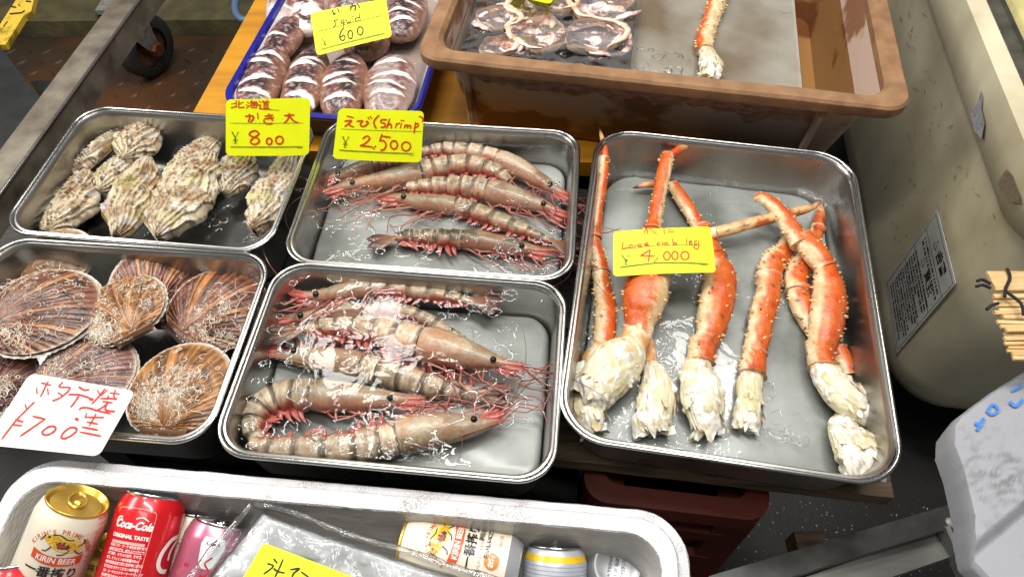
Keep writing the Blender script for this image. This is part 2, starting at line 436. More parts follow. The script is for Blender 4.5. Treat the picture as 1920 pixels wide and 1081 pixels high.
ripples('shT', ZT, [(570, 300, 700, 440, 26), (700, 380, 900, 480, 20), (900, 420, 1050, 510, 34), (650, 440, 900, 510, 16), (930, 300, 1060, 400, 10)], 2)
ripples('oy', ZO+.0004, [(360, 390, 480, 450, 14), (280, 430, 350, 450, 3), (340, 250, 420, 280, 8)], 3)
ripples('crab', ZC+.0075, [(1400, 760, 1500, 830, 18), (1230, 640, 1290, 720, 10), (1060, 560, 1110, 660, 10), (1340, 660, 1370, 760, 8), (1420, 720, 1450, 760, 5), (1460, 350, 1540, 390, 10)], 4, .0006)
# ------------------------------------------------------------------ brown tub
BROWN = mat('brown_plastic', C(128, 88, 64), .5, nscale=6, ncol=C(190, 166, 150), namt=.85, nlo=.47, nhi=.52, ndetail=9, bump=.3, bscale=90, stretch=(1, 1, 1.6))
BROWNR = mat('brown_plastic_rim', C(146, 110, 76), .55, nscale=30, ncol=C(108, 76, 50), namt=.9, ndetail=9, bump=.3, bscale=160)
zt = .17
fl, fr = P(771, 105, zt), P(1690, 205, zt); d = (fr-fl); yt = math.atan2(d.y, d.x); wt = d.length+.012; ht = .50
ux, uy = V((math.cos(yt), math.sin(yt), 0)), V((-math.sin(yt), math.cos(yt), 0))
ct = fl+ux*(wt/2+.004)+uy*(ht/2)
t = thing('brown_tub', 'large brown plastic tub with a worn rim, behind the shrimp and crab trays', 'tub', (ct.x, ct.y, 0))
T = Matrix.Rotation(yt, 4, 'Z'); m = M()
loft(m, [(wt-.13, ht-.13, .03, .001), (wt-.11, ht-.11, .04, .006), (wt-.052, ht-.052, .04, zt-.018), (wt-.058, ht-.058, .036, zt-.018), (wt-.115, ht-.115, .034, .014), (wt-.14, ht-.14, .03, .010)], T, close=(True, True), n=9, sub=20)
m.build('tub_wall', BROWN, t)
m = M()
loft(m, [(wt-.054, ht-.054, .04, zt-.020), (wt-.004, ht-.004, .034, zt-.020), (wt, ht, .034, zt-.016), (wt, ht, .034, zt-.004), (wt-.006, ht-.006, .032, zt), (wt-.044, ht-.044, .036, zt), (wt-.056, ht-.056, .034, zt-.006), (wt-.058, ht-.058, .034, zt-.020)], T, close=(False, False), n=9, sub=20,
     jit=lambda p: V((0, 0, N(p, 25)*.0012)))
m.build('tub_rim', BROWNR, t, sharp=30)
for xx in (-.27, .235):                     # vertical ribs on the front wall
    m = M(); m.sweep([T@V((xx, -ht/2+.050, .015)), T@V((xx, -ht/2+.022, zt-.022))], [.006, .006], 6)
    m.build('tub_rib', BROWN, t)
TUB = (ct, yt, wt, ht)
rd = random.Random(77); m = M()                # pale scuffs scratched into the front wall
def tubf(x, z, o): return T@V((x, -(ht-.11+.058*(z-.006)/(zt-.024))/2-o, z))
rows = []
for i in range(121):
    x = -.262+.49*i/120; lo = zt-.058-.030*noise.noise(V((x*9, 2.2, 0)))-.022*noise.noise(V((x*31, 5.1, 0)))-.008*noise.noise(V((x*90, 1, 0))); lo = max(.03, min(zt-.034, lo)); hi = zt-.026-.006*noise.noise(V((x*26, 8, 0)))
    rows.append([(tubf(x, hi+(lo-hi)*j/8, .0004), C(154, 126, 112)) for j in range(9)])
m.grid(rows)
m.build('scuffed_band', mat('scuff', vc=True, rough=.7, nscale=70, ncol=C(118, 82, 60), namt=.8, nlo=.42, nhi=.6, ndetail=9, stretch=(1, 1, 3)), t)
m = M(); TT = TR(V((ct.x, ct.y, 0)), yt); ZTI = .118
x0, x1 = -wt/2+.075, wt/2-.115
def tubp(x, y, z): return TT@V((x, y, z))
loft(m, [(x1-x0-.03, ht-.14, .02, .012), (x1-x0, ht-.105, .02, ZTI-.01), (x1-x0-.01, ht-.115, .02, ZTI)], TT@Matrix.Translation(((x0+x1)/2, 0, 0)), close=(True, True), n=5, sub=10)
tag(m.build('ice_slab', mat('beige_ice', C(172, 164, 152), .35, nscale=7, ncol=C(124, 106, 86), namt=1, nlo=.4, nhi=.66, bump=.05, bscale=40, coat=.25)), 'cloudy ice slab filling the brown tub', 'ice', 'ice slabs under the seafood')
m = M(); m.face(*[m.vert(tubp(x, y, ZTI-.014)) for x, y in rr(wt-.078, ht-.078, .03)])
o = m.build('water', mat_clear('tub_water', (.85, .7, .45), .5, 50), smooth=False); o['kind'] = 'structure'
m = M(); m.face(*[m.vert(tubp(x+(x0+x1)/2, y, ZTI+.003)) for x, y in rr(x1-x0-.02, ht-.13, .02)])
o = m.build('water', WATER, smooth=False); o['kind'] = 'structure'
ripples('tub', ZTI+.0035, [(1185, 90, 1290, 145, 18), (1100, 10, 1180, 130, 12)], 5)
# ------------------------------------------------------------------ squid tray (white enamel, blue rim)
ENW = mat('white_enamel', C(228, 228, 232), .15, coat=.5, nscale=8, ncol=C(205, 206, 214), namt=.5)
ENB = mat('blue_enamel', C(22, 26, 140), .3, coat=.4, nscale=60, ncol=C(14, 16, 90), namt=.7)
zs = .062
a, b, c_ = P(474, -4, zs), P(408, 178, zs), P(782, 214, zs)
yq = math.atan2((c_-b).y, (c_-b).x)*.9
ux, uy = V((math.cos(yq), math.sin(yq), 0)), V((-math.sin(yq), math.cos(yq), 0))
b = P(402, 204, zs); wq = (c_-b).dot(ux)+.004; hq = .44; cq = b+ux*wq/2+uy*hq/2
SQ = (cq, yq, wq, hq)
t = thing('enamel_tray', 'white tray with a blue edge holding the squid', 'tray', (cq.x, cq.y, 0))
T = Matrix.Rotation(yq, 4, 'Z'); m = M()
loft(m, [(wq-.022, hq-.022, .045, zs-.004), (wq-.03, hq-.03, .042, zs-.012), (wq-.06, hq-.06, .036, .016), (wq-.09, hq-.09, .03, .006)], T, close=(False, True), n=9)
m.build('tray_basin', ENW, t)
m = M()
loft(m, [(wq-.055, hq-.055, .04, .001), (wq-.014, hq-.014, .05, zs-.012), (wq-.002, hq-.002, .055, zs-.006), (wq, hq, .055, zs), (wq-.008, hq-.008, .05, zs+.003), (wq-.020, hq-.020, .046, zs+.001), (wq-.024, hq-.024, .044, zs-.006)], T, close=(True, False), n=9)
m.build('tray_rim', ENB, t)
m = M(); TQ = TR(V((cq.x, cq.y, 0)), yq)
m.face(*[m.vert(TQ@V((x, y, .030))) for x, y in rr(wq-.05, hq-.05, .035)])
o = m.build('water', mat_clear('squid_water', (.75, .66, .6), .8, 60), smooth=False); o['kind'] = 'structure'
# ------------------------------------------------------------------ crab legs
Z1, Z2, Z3, Z4 = ZM(1040, 230, 3.275), ZM(1320, 300, 3.179), ZM(1040, 540, 3.378), ZM(1320, 600, 3.18)
ZS = {1: 3.275, 2: 3.179, 3: 3.378, 4: 3.18}
ZF = {1: Z1, 2: Z2, 3: Z3, 4: Z4}
OR1, OR2, RED1 = C(190, 68, 12), C(206, 104, 36), C(182, 42, 16)
CREAM, CREAM2 = C(226, 208, 172), C(205, 170, 116)
def crabpts(z, pts, base):
    """(x,y,w,dz) in zoom coords -> world tuples x,y,z,r"""
    out = []
    for x, y, w, *dz in pts:
        dz = dz[0] if dz else 0
        px, py = ZF[z](x, y); wp = w/ZS[z]
        zz = base+dz
        for _ in range(2):
            r = wp*S(px, py, zz)/2; zc = base+dz+r*.9; zz = zc
        q = P(px, py, zc); out.append((q.x, q.y, q.z, r))
    return out
def crab_leg(label, segs, meat, base=None, cream=-1, speck=0.1, red=0, seed=0, bias=0, grp='crab legs on the ice'):
    """segs: list of (kind, zoom, pts).  cream side: -1 left in picture, 1 right, 0 none"""
    base = ZC-.001 if base is None else base
    rnd = random.Random(seed)
    allp = [crabpts(z, p, base) for _, z, p in segs]
    lo = allp[0][0]
    t = thing('crab_leg', label, 'crab leg', (lo[0], lo[1], base), grp)
    for (kind, z, _), pp in zip(segs, allp):
        L = sum((V(pp[i+1][:3])-V(pp[i][:3])).length for i in range(len(pp)-1))
        n = max(8, int(L/.0035))
        sp_ = spline(pp, n); pts = [V(p[:3]) for p in sp_]; rad = [max(p[3], .0006) for p in sp_]
        rm = max(rad)
        m = M()
        # joints swell a little at both ends of a shell segment
        if kind == 'shell':
            for i in range(n):
                e = min(i, n-1-i)/(n*.5)
                rad[i] *= 1.0+.10*math.exp(-(e/.10)**2)-.06*math.exp(-((e-.22)/.1)**2)
        main = RED1 if red else OR1
        def colf(tt, a, p, kind=kind):
            # a=0 is the right side along travel; up is pi/2
            s = math.cos(a)*cream*-1 if True else 0
            nz = FR(p, 55, seed)
            k = sst(.25, .62, s+bias*1.6+nz*.3)+ (sst(-.1, -.75, math.sin(a)) if cream else sst(-.5, -.9, math.sin(a)))
            k += sst(.90, 1.0, abs(tt-.5)*2)*.45
            c = mix(mix(main, OR2, .5+FR(p, 90, seed+3)*.9), mix(CREAM, CREAM2, .45+FR(p, 80, 7)), k)
            if kind == 'tip':
                c = mix(mix(main, CREAM2, sst(.75, .3, tt)*.8+nz*.4), C(24, 17, 14), sst(.3, .12, tt))
            if kind == 'pale':
                c = mix(CREAM, mix(CREAM2, OR2, .4), sst(.0, .5, nz+.15))
            if kind == 'brown':
                c = mix(CREAM2, C(168, 84, 34), sst(-.2, .4, nz))
            d = noise.noise(p*260+V((seed, 0, 0)))
            if speck and d > .62-speck: c = mix(c, C(44, 30, 20), sst(.62-speck, .75-speck, d)*.85)
            return c
        def disp(tt, a, p, kind=kind):
            d = FR(p, 130, seed)*.07+N(p, 45, seed)*.07
            if kind in ('pale',): d += FR(p, 70, seed)*.15
            # a soft keel along the top
            return d+.05*max(0, math.sin(a))**6
        m.sweep(pts, rad, 22, colf, .86, disp=disp)
        if kind == 'shell':
            k = int(L/.0026)
            for _ in range(k):
                i = rnd.randrange(2, n-2); a = rnd.choice((rnd.gauss(.15, .2), rnd.gauss(PI-.15, .2), rnd.uniform(.2, PI-.2)))
                tg = (pts[i+1]-pts[i-1]).normalized(); sd = tg.cross(V((0, 0, 1))).normalized(); u = sd.cross(tg)
                dd = sd*math.cos(a)+u*math.sin(a)*.86
                sz = rnd.uniform(.7, 1.4)*min(1, rad[i]/.012)
                p = pts[i]+dd*rad[i]*.97
                m.cone(p, dd+tg*rnd.uniform(-.5, .2), .0015*sz, .0036*sz, mix(C(236, 190, 130), C(60, 34, 20), .75 if rnd.random() < .15+speck else 0), 6)
        keep(m.build({'tip': 'leg_tip', 'shell': 'leg_segment', 'pale': 'leg_segment', 'brown': 'leg_tip'}[kind], CRAB, None), t)
    for z, pts_ in meat:
        pp = crabpts(z, pts_, base); L = sum((V(pp[i+1][:3])-V(pp[i][:3])).length for i in range(len(pp)-1))
        n = max(16, int(L/.0018)); sp_ = spline(pp, n); pts = [V(p[:3]) for p in sp_]; rad = [p[3]*.83 for p in sp_]
        m = M()
        def colf(tt, a, p):
            x = FR(p, 45, seed+9); y = FR((p.x*2, p.y*.6, p.z), 90, seed)
            c = mix(C(238, 237, 233), C(216, 206, 176), sst(.1, .55, x))
            c = mix(c, C(150, 124, 88), sst(.26, .48, y)*.7)
            c = mix(c, C(206, 150, 80), sst(.12, .0, tt)*.6)
            return c
        def disp(tt, a, p):
            q = math.sin(a*4+N(p, 60, seed)*4+seed)
            d = FR(p, 34, seed)*.20+abs(N((p.x*1.8, p.y*.5, p.z), 110, seed+4))*.30+abs(FR(p, 55, seed+6))*.16-.14
            d += q*.05*sst(.1, .5, tt)+.10*sst(.6, .8, tt)
            if tt > .86: d += (N((math.cos(a)*3, math.sin(a)*3, seed), 1.6)*.8)*sst(.86, 1, tt)
            return d
        wm = max(rad)
        for i in range(n):
            if i > n*.6: rad[i] = max(rad[i], wm*.80)
        m.sweep(pts, rad, 48, colf, .72, disp=disp, rag=.009*min(1, wm/.018))
        # curled plates of torn shell round the flesh, ragged at their ends
        tg0 = (pts[-1]-pts[0]).normalized()
        def ringp(t_, a, k):
            ex_ = max(0, t_-1)*L; f_ = max(0, min(n-1.001, t_*(n-1))); i = int(f_); w_ = f_-i; c_ = pts[i].lerp(pts[i+1], w_); r_ = rad[i]*(1-w_)+rad[i+1]*w_
            tg = (pts[min(i+2, n-1)]-pts[max(i-1, 0)]).normalized(); sd = tg.cross(V((0, 0, 1))).normalized(); u = sd.cross(tg)
            return c_+tg*ex_+(sd*math.cos(a)+u*math.sin(a)*.72)*r_*k
        for k in range(5 if L > .03 else 2):
            a0 = -.3+k*.75+rnd.uniform(-.2, .2); da = rnd.uniform(.7, 1.15); t1 = rnd.uniform(.55, 1.12); t0 = rnd.uniform(0, .25)
            cc = mix(C(234, 230, 214), C(212, 200, 164), rnd.random()); rows = []
            for i in range(15):
                f = i/14; row = []
                for j in range(13):
                    g = j/12; rag = 1-.28*abs(N((g*4, k, seed), 1.3))-.10*abs(N((g*13, k, seed), 1))
                    tt = t0+(t1-t0)*f*rag; aa = a0+da*g+.12*N((f*3, k, seed+g), 1)
                    p = ringp(tt, aa, 1.02+.08*f*f+.10*N((f*3, g*3, seed+k), 1)+.06*N((f*8, g*7, seed+k), 1))
                    row.append((p, mix(cc, C(186, 150, 92), sst(.2, .6, FR(p, 90, seed))*.6)))
                rows.append(row)
            m.grid(rows)
        for k in range(6):
            t_ = rnd.uniform(.4, .86); a = rnd.uniform(-.2, PI+.2); p = ringp(t_, a, .97); q = ringp(t_, a, 1.5); dd = (q-p).normalized()
            wd = rnd.uniform(.002, .0055); ln = rnd.uniform(.006, .014)*min(1, rad[n//2]/.016); e1 = (tg0*rnd.uniform(.6, 1)+dd*rnd.uniform(.0, .3)).normalized(); e2 = dd.cross(tg0).normalized()
            cc = mix(C(236, 232, 218), C(206, 184, 134), rnd.random()**2); rows = []
            for s_ in range(6):
                f = s_/5; ww = wd*(1-.6*f*f)*(1+.35*N((f*5, k, seed), 1)); b = p+e1*ln*f+dd*.002*math.sin(f*2.5)
                rows.append([(b-e2*ww+dd*N(b, 300)*.0008, cc), (b+dd*.0008+e2*ww*N(b, 200)*.6, cc), (b+e2*ww, cc)])
            m.grid(rows)
        o = m.build('torn_meat', MEAT, None)
        keep(o, t)
    return t
crab_leg('slender red crab leg standing against the left wall of the tray', [
    ('tip', 1, [(272, 25, 5, .062), (290, 90, 28, .058), (308, 160, 42, .054), (305, 222, 54, .05)]),
    ('shell', 1, [(304, 215, 62, .05), (300, 290, 68, .045), (290, 380, 66, .038), (272, 500, 62, .03), (256, 600, 72, .022), (243, 705, 92, .014)]),
    ('shell', 1, [(236, 705, 86, .014), (250, 780, 92, .01), (272, 850, 96, .006), (285, 925, 108, .004)]),
    ('shell', 3, [(292, -85, 108, .004), (300, -10, 116, .004), (318, 90, 132, .002), (318, 200, 142, .001), (312, 300, 142), (300, 385, 130)]),
    ('pale', 3, [(300, 360, 135), (265, 440, 165), (235, 560, 180)])],
    [(3, [(190, 650, 170), (210, 740, 220), (230, 830, 230), (250, 900, 150)])], cream=-1, speck=.02, seed=1, bias=.22)
crab_leg('thick orange crab leg under the price card, red bent tip over the back rim', [
    ('tip', 1, [(902, 86, 6, .052), (830, 130, 36, .05), (765, 165, 52, .047), (712, 205, 62, .044)]),
    ('shell', 1, [(694, 200, 78, .042), (680, 260, 88, .04), (655, 380, 86, .034), (635, 480, 84, .03), (617, 580, 86, .026), (602, 660, 100, .024)]),
    ('shell', 1, [(600, 650, 100, .022), (580, 740, 120, .018), (560, 850, 150, .014)]),
    ('shell', 3, [(610, -140, 190, .013), (600, -60, 260, .012), (578, 20, 285, .012), (560, 110, 262, .012), (545, 190, 212, .012), (525, 290, 165, .012)]),
    ('pale', 3, [(545, 240, 170, .012), (505, 330, 185, .012), (470, 395, 215, .011)])],
    [(3, [(500, 370, 220, .010), (420, 450, 350, .006), (340, 540, 370, .004), (270, 620, 330, .004), (215, 690, 230, .002)]),
     (3, [(230, 520, 200, .016), (150, 535, 150, .017), (85, 545, 80, .018), (40, 545, 40, .02)])], cream=1, speck=.10, seed=2)
crab_leg('short pale crab stub below the orange leg, second from the left', [
    ('pale', 3, [(600, 330, 60), (602, 400, 80), (606, 480, 95)])],
    [(3, [(606, 480, 120), (640, 560, 200), (650, 650, 262), (640, 750, 275), (622, 840, 262), (632, 900, 225)])], speck=.25, seed=3)
crab_leg('broad orange crab leg emerging under the right end of the price card', [
    ('tip', 1, [(478, 402, 6, .012), (540, 385, 36, .012), (610, 378, 46, .012), (690, 388, 50, .01)]),
    ('shell', 1, [(725, 378, 66, .008), (770, 450, 86, .006), (820, 530, 88, .004), (860, 600, 88, .002), (900, 660, 96)]),
    ('shell', 1, [(905, 640, 100), (945, 740, 120), (985, 830, 150)]),
    ('shell', 3, [(1000, -200, 130), (1045, -100, 190), (1040, 0, 212), (1022, 100, 218), (1000, 200, 205), (978, 290, 172), (955, 345, 150)]),
    ('shell', 3, [(940, 350, 170), (930, 410, 172), (925, 470, 165)])],
    [(3, [(915, 450, 170), (905, 530, 235), (920, 620, 290), (940, 720, 300), (958, 820, 245), (975, 900, 150)])], cream=-1, speck=.03, seed=4)
crab_leg('thin speckled brown crab leg lying across, from the price card to the tray corner', [
    ('brown', 2, [(685, 250, 12, .034), (640, 282, 42, .033), (560, 305, 60, .032), (440, 335, 68, .03), (320, 366, 72, .028), (200, 400, 74, .024), (70, 432, 76, .018)]),
    ('pale', 2, [(75, 430, 82, .018), (30, 440, 86, .014), (-20, 450, 90, .012)])], [], cream=0, speck=.22, seed=5)
crab_leg('straight slim orange crab leg between the two broad ones', [
    ('shell', 2, [(560, 400, 60, .004), (510, 480, 96, .003), (470, 550, 112, .002), (425, 600, 135)]),
    ('shell', 2, [(430, 575, 130), (400, 630, 148), (382, 690, 142)]),
    ('shell', 2, [(385, 690, 148), (382, 800, 146), (350, 900, 148), (332, 1000, 144), (312, 1110, 138), (300, 1180, 130)]),
    ('shell', 4, [(305, 195, 140), (292, 260, 150), (285, 330, 160)])],
    [(4, [(280, 320, 160), (270, 400, 180), (272, 480, 180), (262, 560, 190), (240, 650, 150)])], cream=-1, speck=.12, seed=6)
crab_leg('speckled crab leg curving underneath the rightmost broad leg', [
    ('tip', 2, [(697, 245, 14, .014), (692, 300, 50, .012), (688, 350, 68, .01), (672, 430, 80, .008)]),
    ('shell', 2, [(680, 400, 84, .007), (640, 490, 96, .004), (600, 570, 104, .002), (560, 660, 130)]),
    ('shell', 2, [(580, 620, 130), (548, 700, 140), (552, 790, 140)]),
    ('shell', 2, [(560, 770, 140), (580, 860, 138), (620, 950, 125), (690, 1060, 120), (770, 1180, 118)]),
    ('shell', 4, [(790, 170, 120), (830, 250, 112), (862, 330, 90)])],
    [(4, [(830, 590, 160), (840, 670, 240), (890, 740, 300), (930, 830, 300), (950, 930, 230)])], cream=-1, speck=.2, seed=7)
crab_leg('rightmost broad bright orange crab leg crossing over the others', [
    ('shell', 2, [(298, 234, 36, .03), (340, 222, 66, .031), (395, 258, 92, .031), (470, 340, 104, .031), (530, 430, 114, .03), (575, 500, 120, .028)]),
    ('shell', 2, [(580, 460, 128, .027), (640, 530, 146, .025), (690, 590, 146, .023), (722, 640, 130, .022)]),
    ('shell', 2, [(712, 610, 118, .02), (738, 720, 168, .017), (745, 820, 192, .014), (736, 920, 202, .012), (722, 1020, 192, .01), (700, 1100, 168, .009), (690, 1140, 140, .009)]),
    ('shell', 4, [(688, 140, 150, .009), (692, 210, 152, .009), (705, 285, 160, .009)])],
    [(4, [(705, 270, 165, .008), (755, 360, 240, .006), (830, 450, 270, .004), (910, 520, 230, .004), (975, 570, 150, .004), (990, 650, 60, .002)]),
     (4, [(900, 420, 150, .014), (960, 460, 120, .014), (1020, 520, 60, .014)])], cream=-1, speck=0, seed=8)
def tubleg():
    base = ZTI+.001
    global ZF, ZS
    ZF[9] = ZM(1180, 0, 2.595); ZS[9] = 2.595
    crab_leg('pale crab leg lying alone on the ice of the brown tub', [
        ('shell', 9, [(450, -60, 90), (425, 20, 92), (400, 90, 82), (385, 130, 78)]),
        ('shell', 9, [(390, 120, 84), (370, 180, 86), (368, 250, 84)])],
        [(9, [(370, 245, 86), (390, 290, 110), (400, 330, 128), (385, 375, 90)])], base=base, cream=1, speck=.08, seed=9, bias=.5, grp='crab legs on the ice')
tubleg()
# ------------------------------------------------------------------ oysters
Z5 = ZM(0, 180, 3.2)
def oyster(label, axis, w, z, seed, tilt=0, olive=.2, thick=.017):
    (x1, y1), (x2, y2) = axis
    a, b = P(*Z5(x1, y1), z), P(*Z5(x2, y2), z)
    L = (b-a).length; c = (a+b)/2; px, py = Z5((x1+x2)/2, (y1+y2)/2)
    hw = w*1.22/3.2*S(px, py, z)/2
    ex = (b-a).normalized(); ez = V((0, 0, 1)); ey = ez.cross(ex)
    Rt = Matrix((ex, ey, ez)).transposed() @ Matrix.Rotation(tilt, 3, 'X')
    m = M(); nu, nv = 120, 90; rows = []
    for side in (1,):
        for i in range(nu+1):
            u = i/nu; row = []
            # outline half width along the axis: narrow hinge, broad rounded bill
            prof = (math.sin(PI*min(1, u**.72))**.62)*(.62+.5*sst(0, .75, u))
            for j in range(nv):
                an = 2*PI*j/nv; cs, sn = math.cos(an), math.sin(an)
                x = (u-.5)*L; k = prof*hw
                q = V((x*3/L, cs, seed*3.1))
                edge = 1+.18*N((x*45, cs*2, seed), 1)+.06*N((x*150, cs*3, seed+5), 1)
                y = cs*k*edge+.18*hw*N((x*25, 0, seed), 1)
                zz = sn*thick*(.55+.45*prof)*(1.0 if sn > 0 else .55)
                # overlapping growth layers: stepped terraces following distance from the hinge
                dq = (x*1.0/L+.5)*.55+.60*abs(cs)+.16*FR((x, y, seed*.1), 16, seed, 2)
                lay = (dq*6.5) % 1.0
                frill = 1.0*(lay**4)*.0042+FR((x*.5, y*1.7, seed), 17, seed, 3)*.0052+abs(N((x*.35, y*2.4, seed), 60, 3))*.0016
                if sn > -.2: zz += frill*sst(-.2, .3, sn)
                y += (frill*.45+N((x*110, lay, seed), 1)*.0006)*(1 if cs > 0 else -1)*abs(cs)
                p = V((x, y, zz))
                g = FR((x, y, seed*.3), 42, seed+2); g2 = FR((x*.7, y*2.4, seed), 90, seed+8)
                col = mix(C(194, 178, 148), C(144, 110, 68), sst(-.15, .45, g))
                col = mix(col, C(206, 196, 178), sst(.68, .92, lay)*.8*sst(-.5, .2, g2+.15))
                col = mix(col, C(66, 46, 28), sst(.22, .02, lay)*.85)
                col = mix(col, C(58, 46, 38), sst(.18, .42, g2)*.85)
                col = mix(col, C(150, 146, 54), sst(.05, .5, N((x, y, seed), 28, 4))*olive*.9)
                col = mix(col, C(196, 190, 188), sst(.2, .5, N((x, y, seed), 50, 14))*.55)
                row.append((c+Rt@p, col))
            rows.append(row)
    m.grid(rows, True)
    return tag(m.build('oyster', SHELLWET), label, 'oyster', 'oysters in the steel tray')
zo = .045
oyster('narrow tan oyster highest on the left of the pile', ((752, 205), (425, 495)), 150, .050, 1, .5)
oyster('rounded pale oyster at the top of the pile in the tray', ((900, 175), (760, 400)), 235, .058, 2, -.1, .1)
oyster('brown oyster half hidden in the middle of the pile', ((800, 370), (615, 600)), 190, .045, 11, 0, .3)
oyster('broad whitish oyster at the lower left end of the pile', ((545, 465), (310, 850)), 300, .046, 3, .1, .15, .02)
oyster('ruffled oyster with many pale edges in the middle front', ((905, 385), (690, 865)), 245, .056, 4, -.15, .35)
oyster('long shaggy oyster behind the largest one', ((1330, 240), (985, 560)), 190, .046, 5, .1, .35)
oyster('largest oyster with a smooth round top and layered side', ((1270, 360), (950, 870)), 300, .056, 6, -.1, .3, .021)
oyster('small greenish oyster under the 800 yen card', ((1480, 350), (1350, 600)), 235, .040, 7, 0, .9)
oyster('dark striped oyster alone at the right wall of the tray', ((1760, 360), (1540, 830)), 250, .044, 8, .15, .45)
# ------------------------------------------------------------------ scallops
Z7 = ZM(0, 430, 2.458)
def scallop(label, cx, cy, rx, hx, hy, z, seed, tx=0, ty=0, tone=0, crust=1.0):
    """centre, radius, hinge position in zoom coords; tx, ty tilt (radians)"""
    c = P(*Z7(cx, cy), z); h = P(*Z7(hx, hy), z); s = S(*Z7(cx, cy), z)/2.458
    r = rx*s*1.04
    yv = (c-h); yv.z = 0; yv.normalize(); xv = V((yv.y, -yv.x, 0))
    Rt = Matrix.Rotation(tx, 3, 'X') @ Matrix.Rotation(ty, 3, 'Y') @ Matrix((xv, yv, V((0, 0, 1)))).transposed()
    rnd = random.Random(seed)
    t = thing('scallop', label, 'scallop', (c.x, c.y, z-.012), 'scallops in the steel tray')
    NA, NR = 168, 26; ribs = 46
    def outline(a):               # a=0 at the far lip, +-pi at the hinge
        k = abs(a)/PI
        return r*(1.0+.03*math.cos(2*a))*(1-.10*sst(.72, 1, k)+.0*k)
    def pt(a, f, top=1, R0=1.0, dome=.2):
        ro = outline(a)*R0
        rib = math.cos(ribs*a*(1-.12*abs(a)/PI))
        rr_ = ro*f*(1+.005*rib*f**4)
        # ribs run from the hinge: move rings towards the hinge as they shrink
        cx_ = -r*.93*(1-f)**1.0
        x = math.sin(a)*rr_; y = math.cos(a)*rr_+cx_*.9
        dd_ = min(1, math.hypot(x, y)/(ro+1e-6)); zz = dome*r*1.25*(1-dd_**2.3)*top+rib*.0007*sst(.1, .5, f)*top
        zz += top*FR((x, y, seed), 90, seed)*.0010
        if top < 0: zz -= 0
        return V((x, y, zz))
    tones = [(C(84, 42, 28), C(132, 80, 54), C(44, 22, 18)), (C(92, 58, 58), C(130, 94, 90), C(56, 34, 36)), (C(116, 74, 38), C(168, 120, 62), C(72, 40, 20)), (C(136, 102, 78), C(172, 142, 108), C(96, 66, 54))][tone]
    for nm, top, R0 in (('upper_shell', 1, 1.0), ('lower_shell', -1, 1.05)):
        m = M(); rows = []
        for i in range(NR+1):
            f = .02+.98*i/NR; row = []
            for j in range(NA):
                a = -PI+2*PI*(j+.5)/NA
                p = pt(a, f, top, R0, .20 if top > 0 else .14)+V((0, 0, .0018*top))
                if top > 0:
                    rib = math.cos(ribs*a*(1-.12*abs(a)/PI))
                    g = FR((p.x, p.y, seed), 45, seed)
                    col = mix(tones[0], tones[1], sst(-.7, .9, rib*.8+g*1.1))
                    col = mix(col, tones[2], sst(.1, .6, N((a*4, f*5, seed), 1)+.3*math.sin(f*38)))
                    col = mix(col, C(190, 128, 70), sst(.1, .4, N((a*7.5, f*.6, seed), 1.4))*.85)
                    col = mix(col, tones[2], sst(.15, .45, N((a*6.5, f*.5, seed+3), 1.6))*.7)
                    col = mix(col, C(214, 200, 178), sst(.955, 1, f)*.8)
                else:
                    col = mix(C(222, 212, 200), C(190, 170, 150), sst(0, .5, N(p, 120)))
                row.append((c+Rt@p, col))
            rows.append(row)
        ix = m.grid(rows, True); m.face(*(ix[0] if top < 0 else reversed(ix[0])))
        # the two ears at the hinge
        for sx in (-1, 1):
            b = V((0, -r*.80, .002*top)); q = [b, b+V((sx*r*.42, -r*.0, 0)), b+V((sx*r*.46, -r*.24, -.001)), b+V((0, -r*.24, 0))]
            rows = [[(c+Rt@(q[0].lerp(q[1], u).lerp(q[3].lerp(q[2], u), v)+V((0, 0, .0015*math.sin(v*14)+.003*top*(1-v)))), mix(tones[0], tones[2], v) if top > 0 else C(200, 186, 170)) for u in (0, .25, .5, .75, 1)] for v in (0, .25, .5, .75, 1)]
            m.grid(rows)
        keep(m.build(nm, SHELLWET, None), t)
    # crust of white worm tubes
    m = M(); nt_ = int(330*crust)
    spots = [(rnd.uniform(-2.2, 2.2), rnd.uniform(.3, .8)) for _ in range(4)]
    for k in range(nt_):
        a0, f0 = rnd.choice(spots)
        a = a0+rnd.gauss(0, .6); f = min(.96, max(.12, f0+rnd.gauss(0, .19)))
        p = pt(a, f); x, y = p.x, p.y; dr = rnd.uniform(0, 2*PI); cu = rnd.uniform(-1, 1)*900; st = .0015
        pts = []
        for q in range(rnd.randrange(5, 13)):
            ff = math.hypot(x, (y+r*.42)/1.0)
            # height from nearest surface sample along radial parameter
            a2 = math.atan2(x, y)
            zz = .25*r*(1-min(1, math.hypot(x, y)/outline(a2))**2.3)+.0021
            pts.append(c+Rt@V((x, y, zz)))
            x += math.cos(dr)*st; y += math.sin(dr)*st; dr += cu*st*.6+rnd.uniform(-.5, .5)
        g = rnd.random(); cc = mix(C(222, 214, 198), C(130, 106, 80), g**1.2)
        rw = rnd.uniform(.00022, .00055)
        m.sweep(pts, [rw]*len(pts), 5, lambda tt, an, p, cc=cc: cc, cap=False)
    o = m.build('worm_tubes', SHELLWET, None); o['kind'] = 'stuff'; keep(o, t)
    return t
scallop('pale pink scallop at the back left of the scallop pile', 250, 145, 165, 130, 210, .050, 21, .15, 0, 3, .4)
scallop('brown scallop at the back, leaning behind a crusted one', 715, 265, 185, 640, 480, .052, 22, .25, .3, 0, .35)
scallop('dark brown scallop against the right wall of the tray', 1000, 365, 205, 820, 500, .052, 23, .1, .1, 0, .8)
scallop('heavily crusted scallop in the middle of the pile', 575, 365, 185, 655, 560, .068, 24, 0, -.1, 2, 1.6)
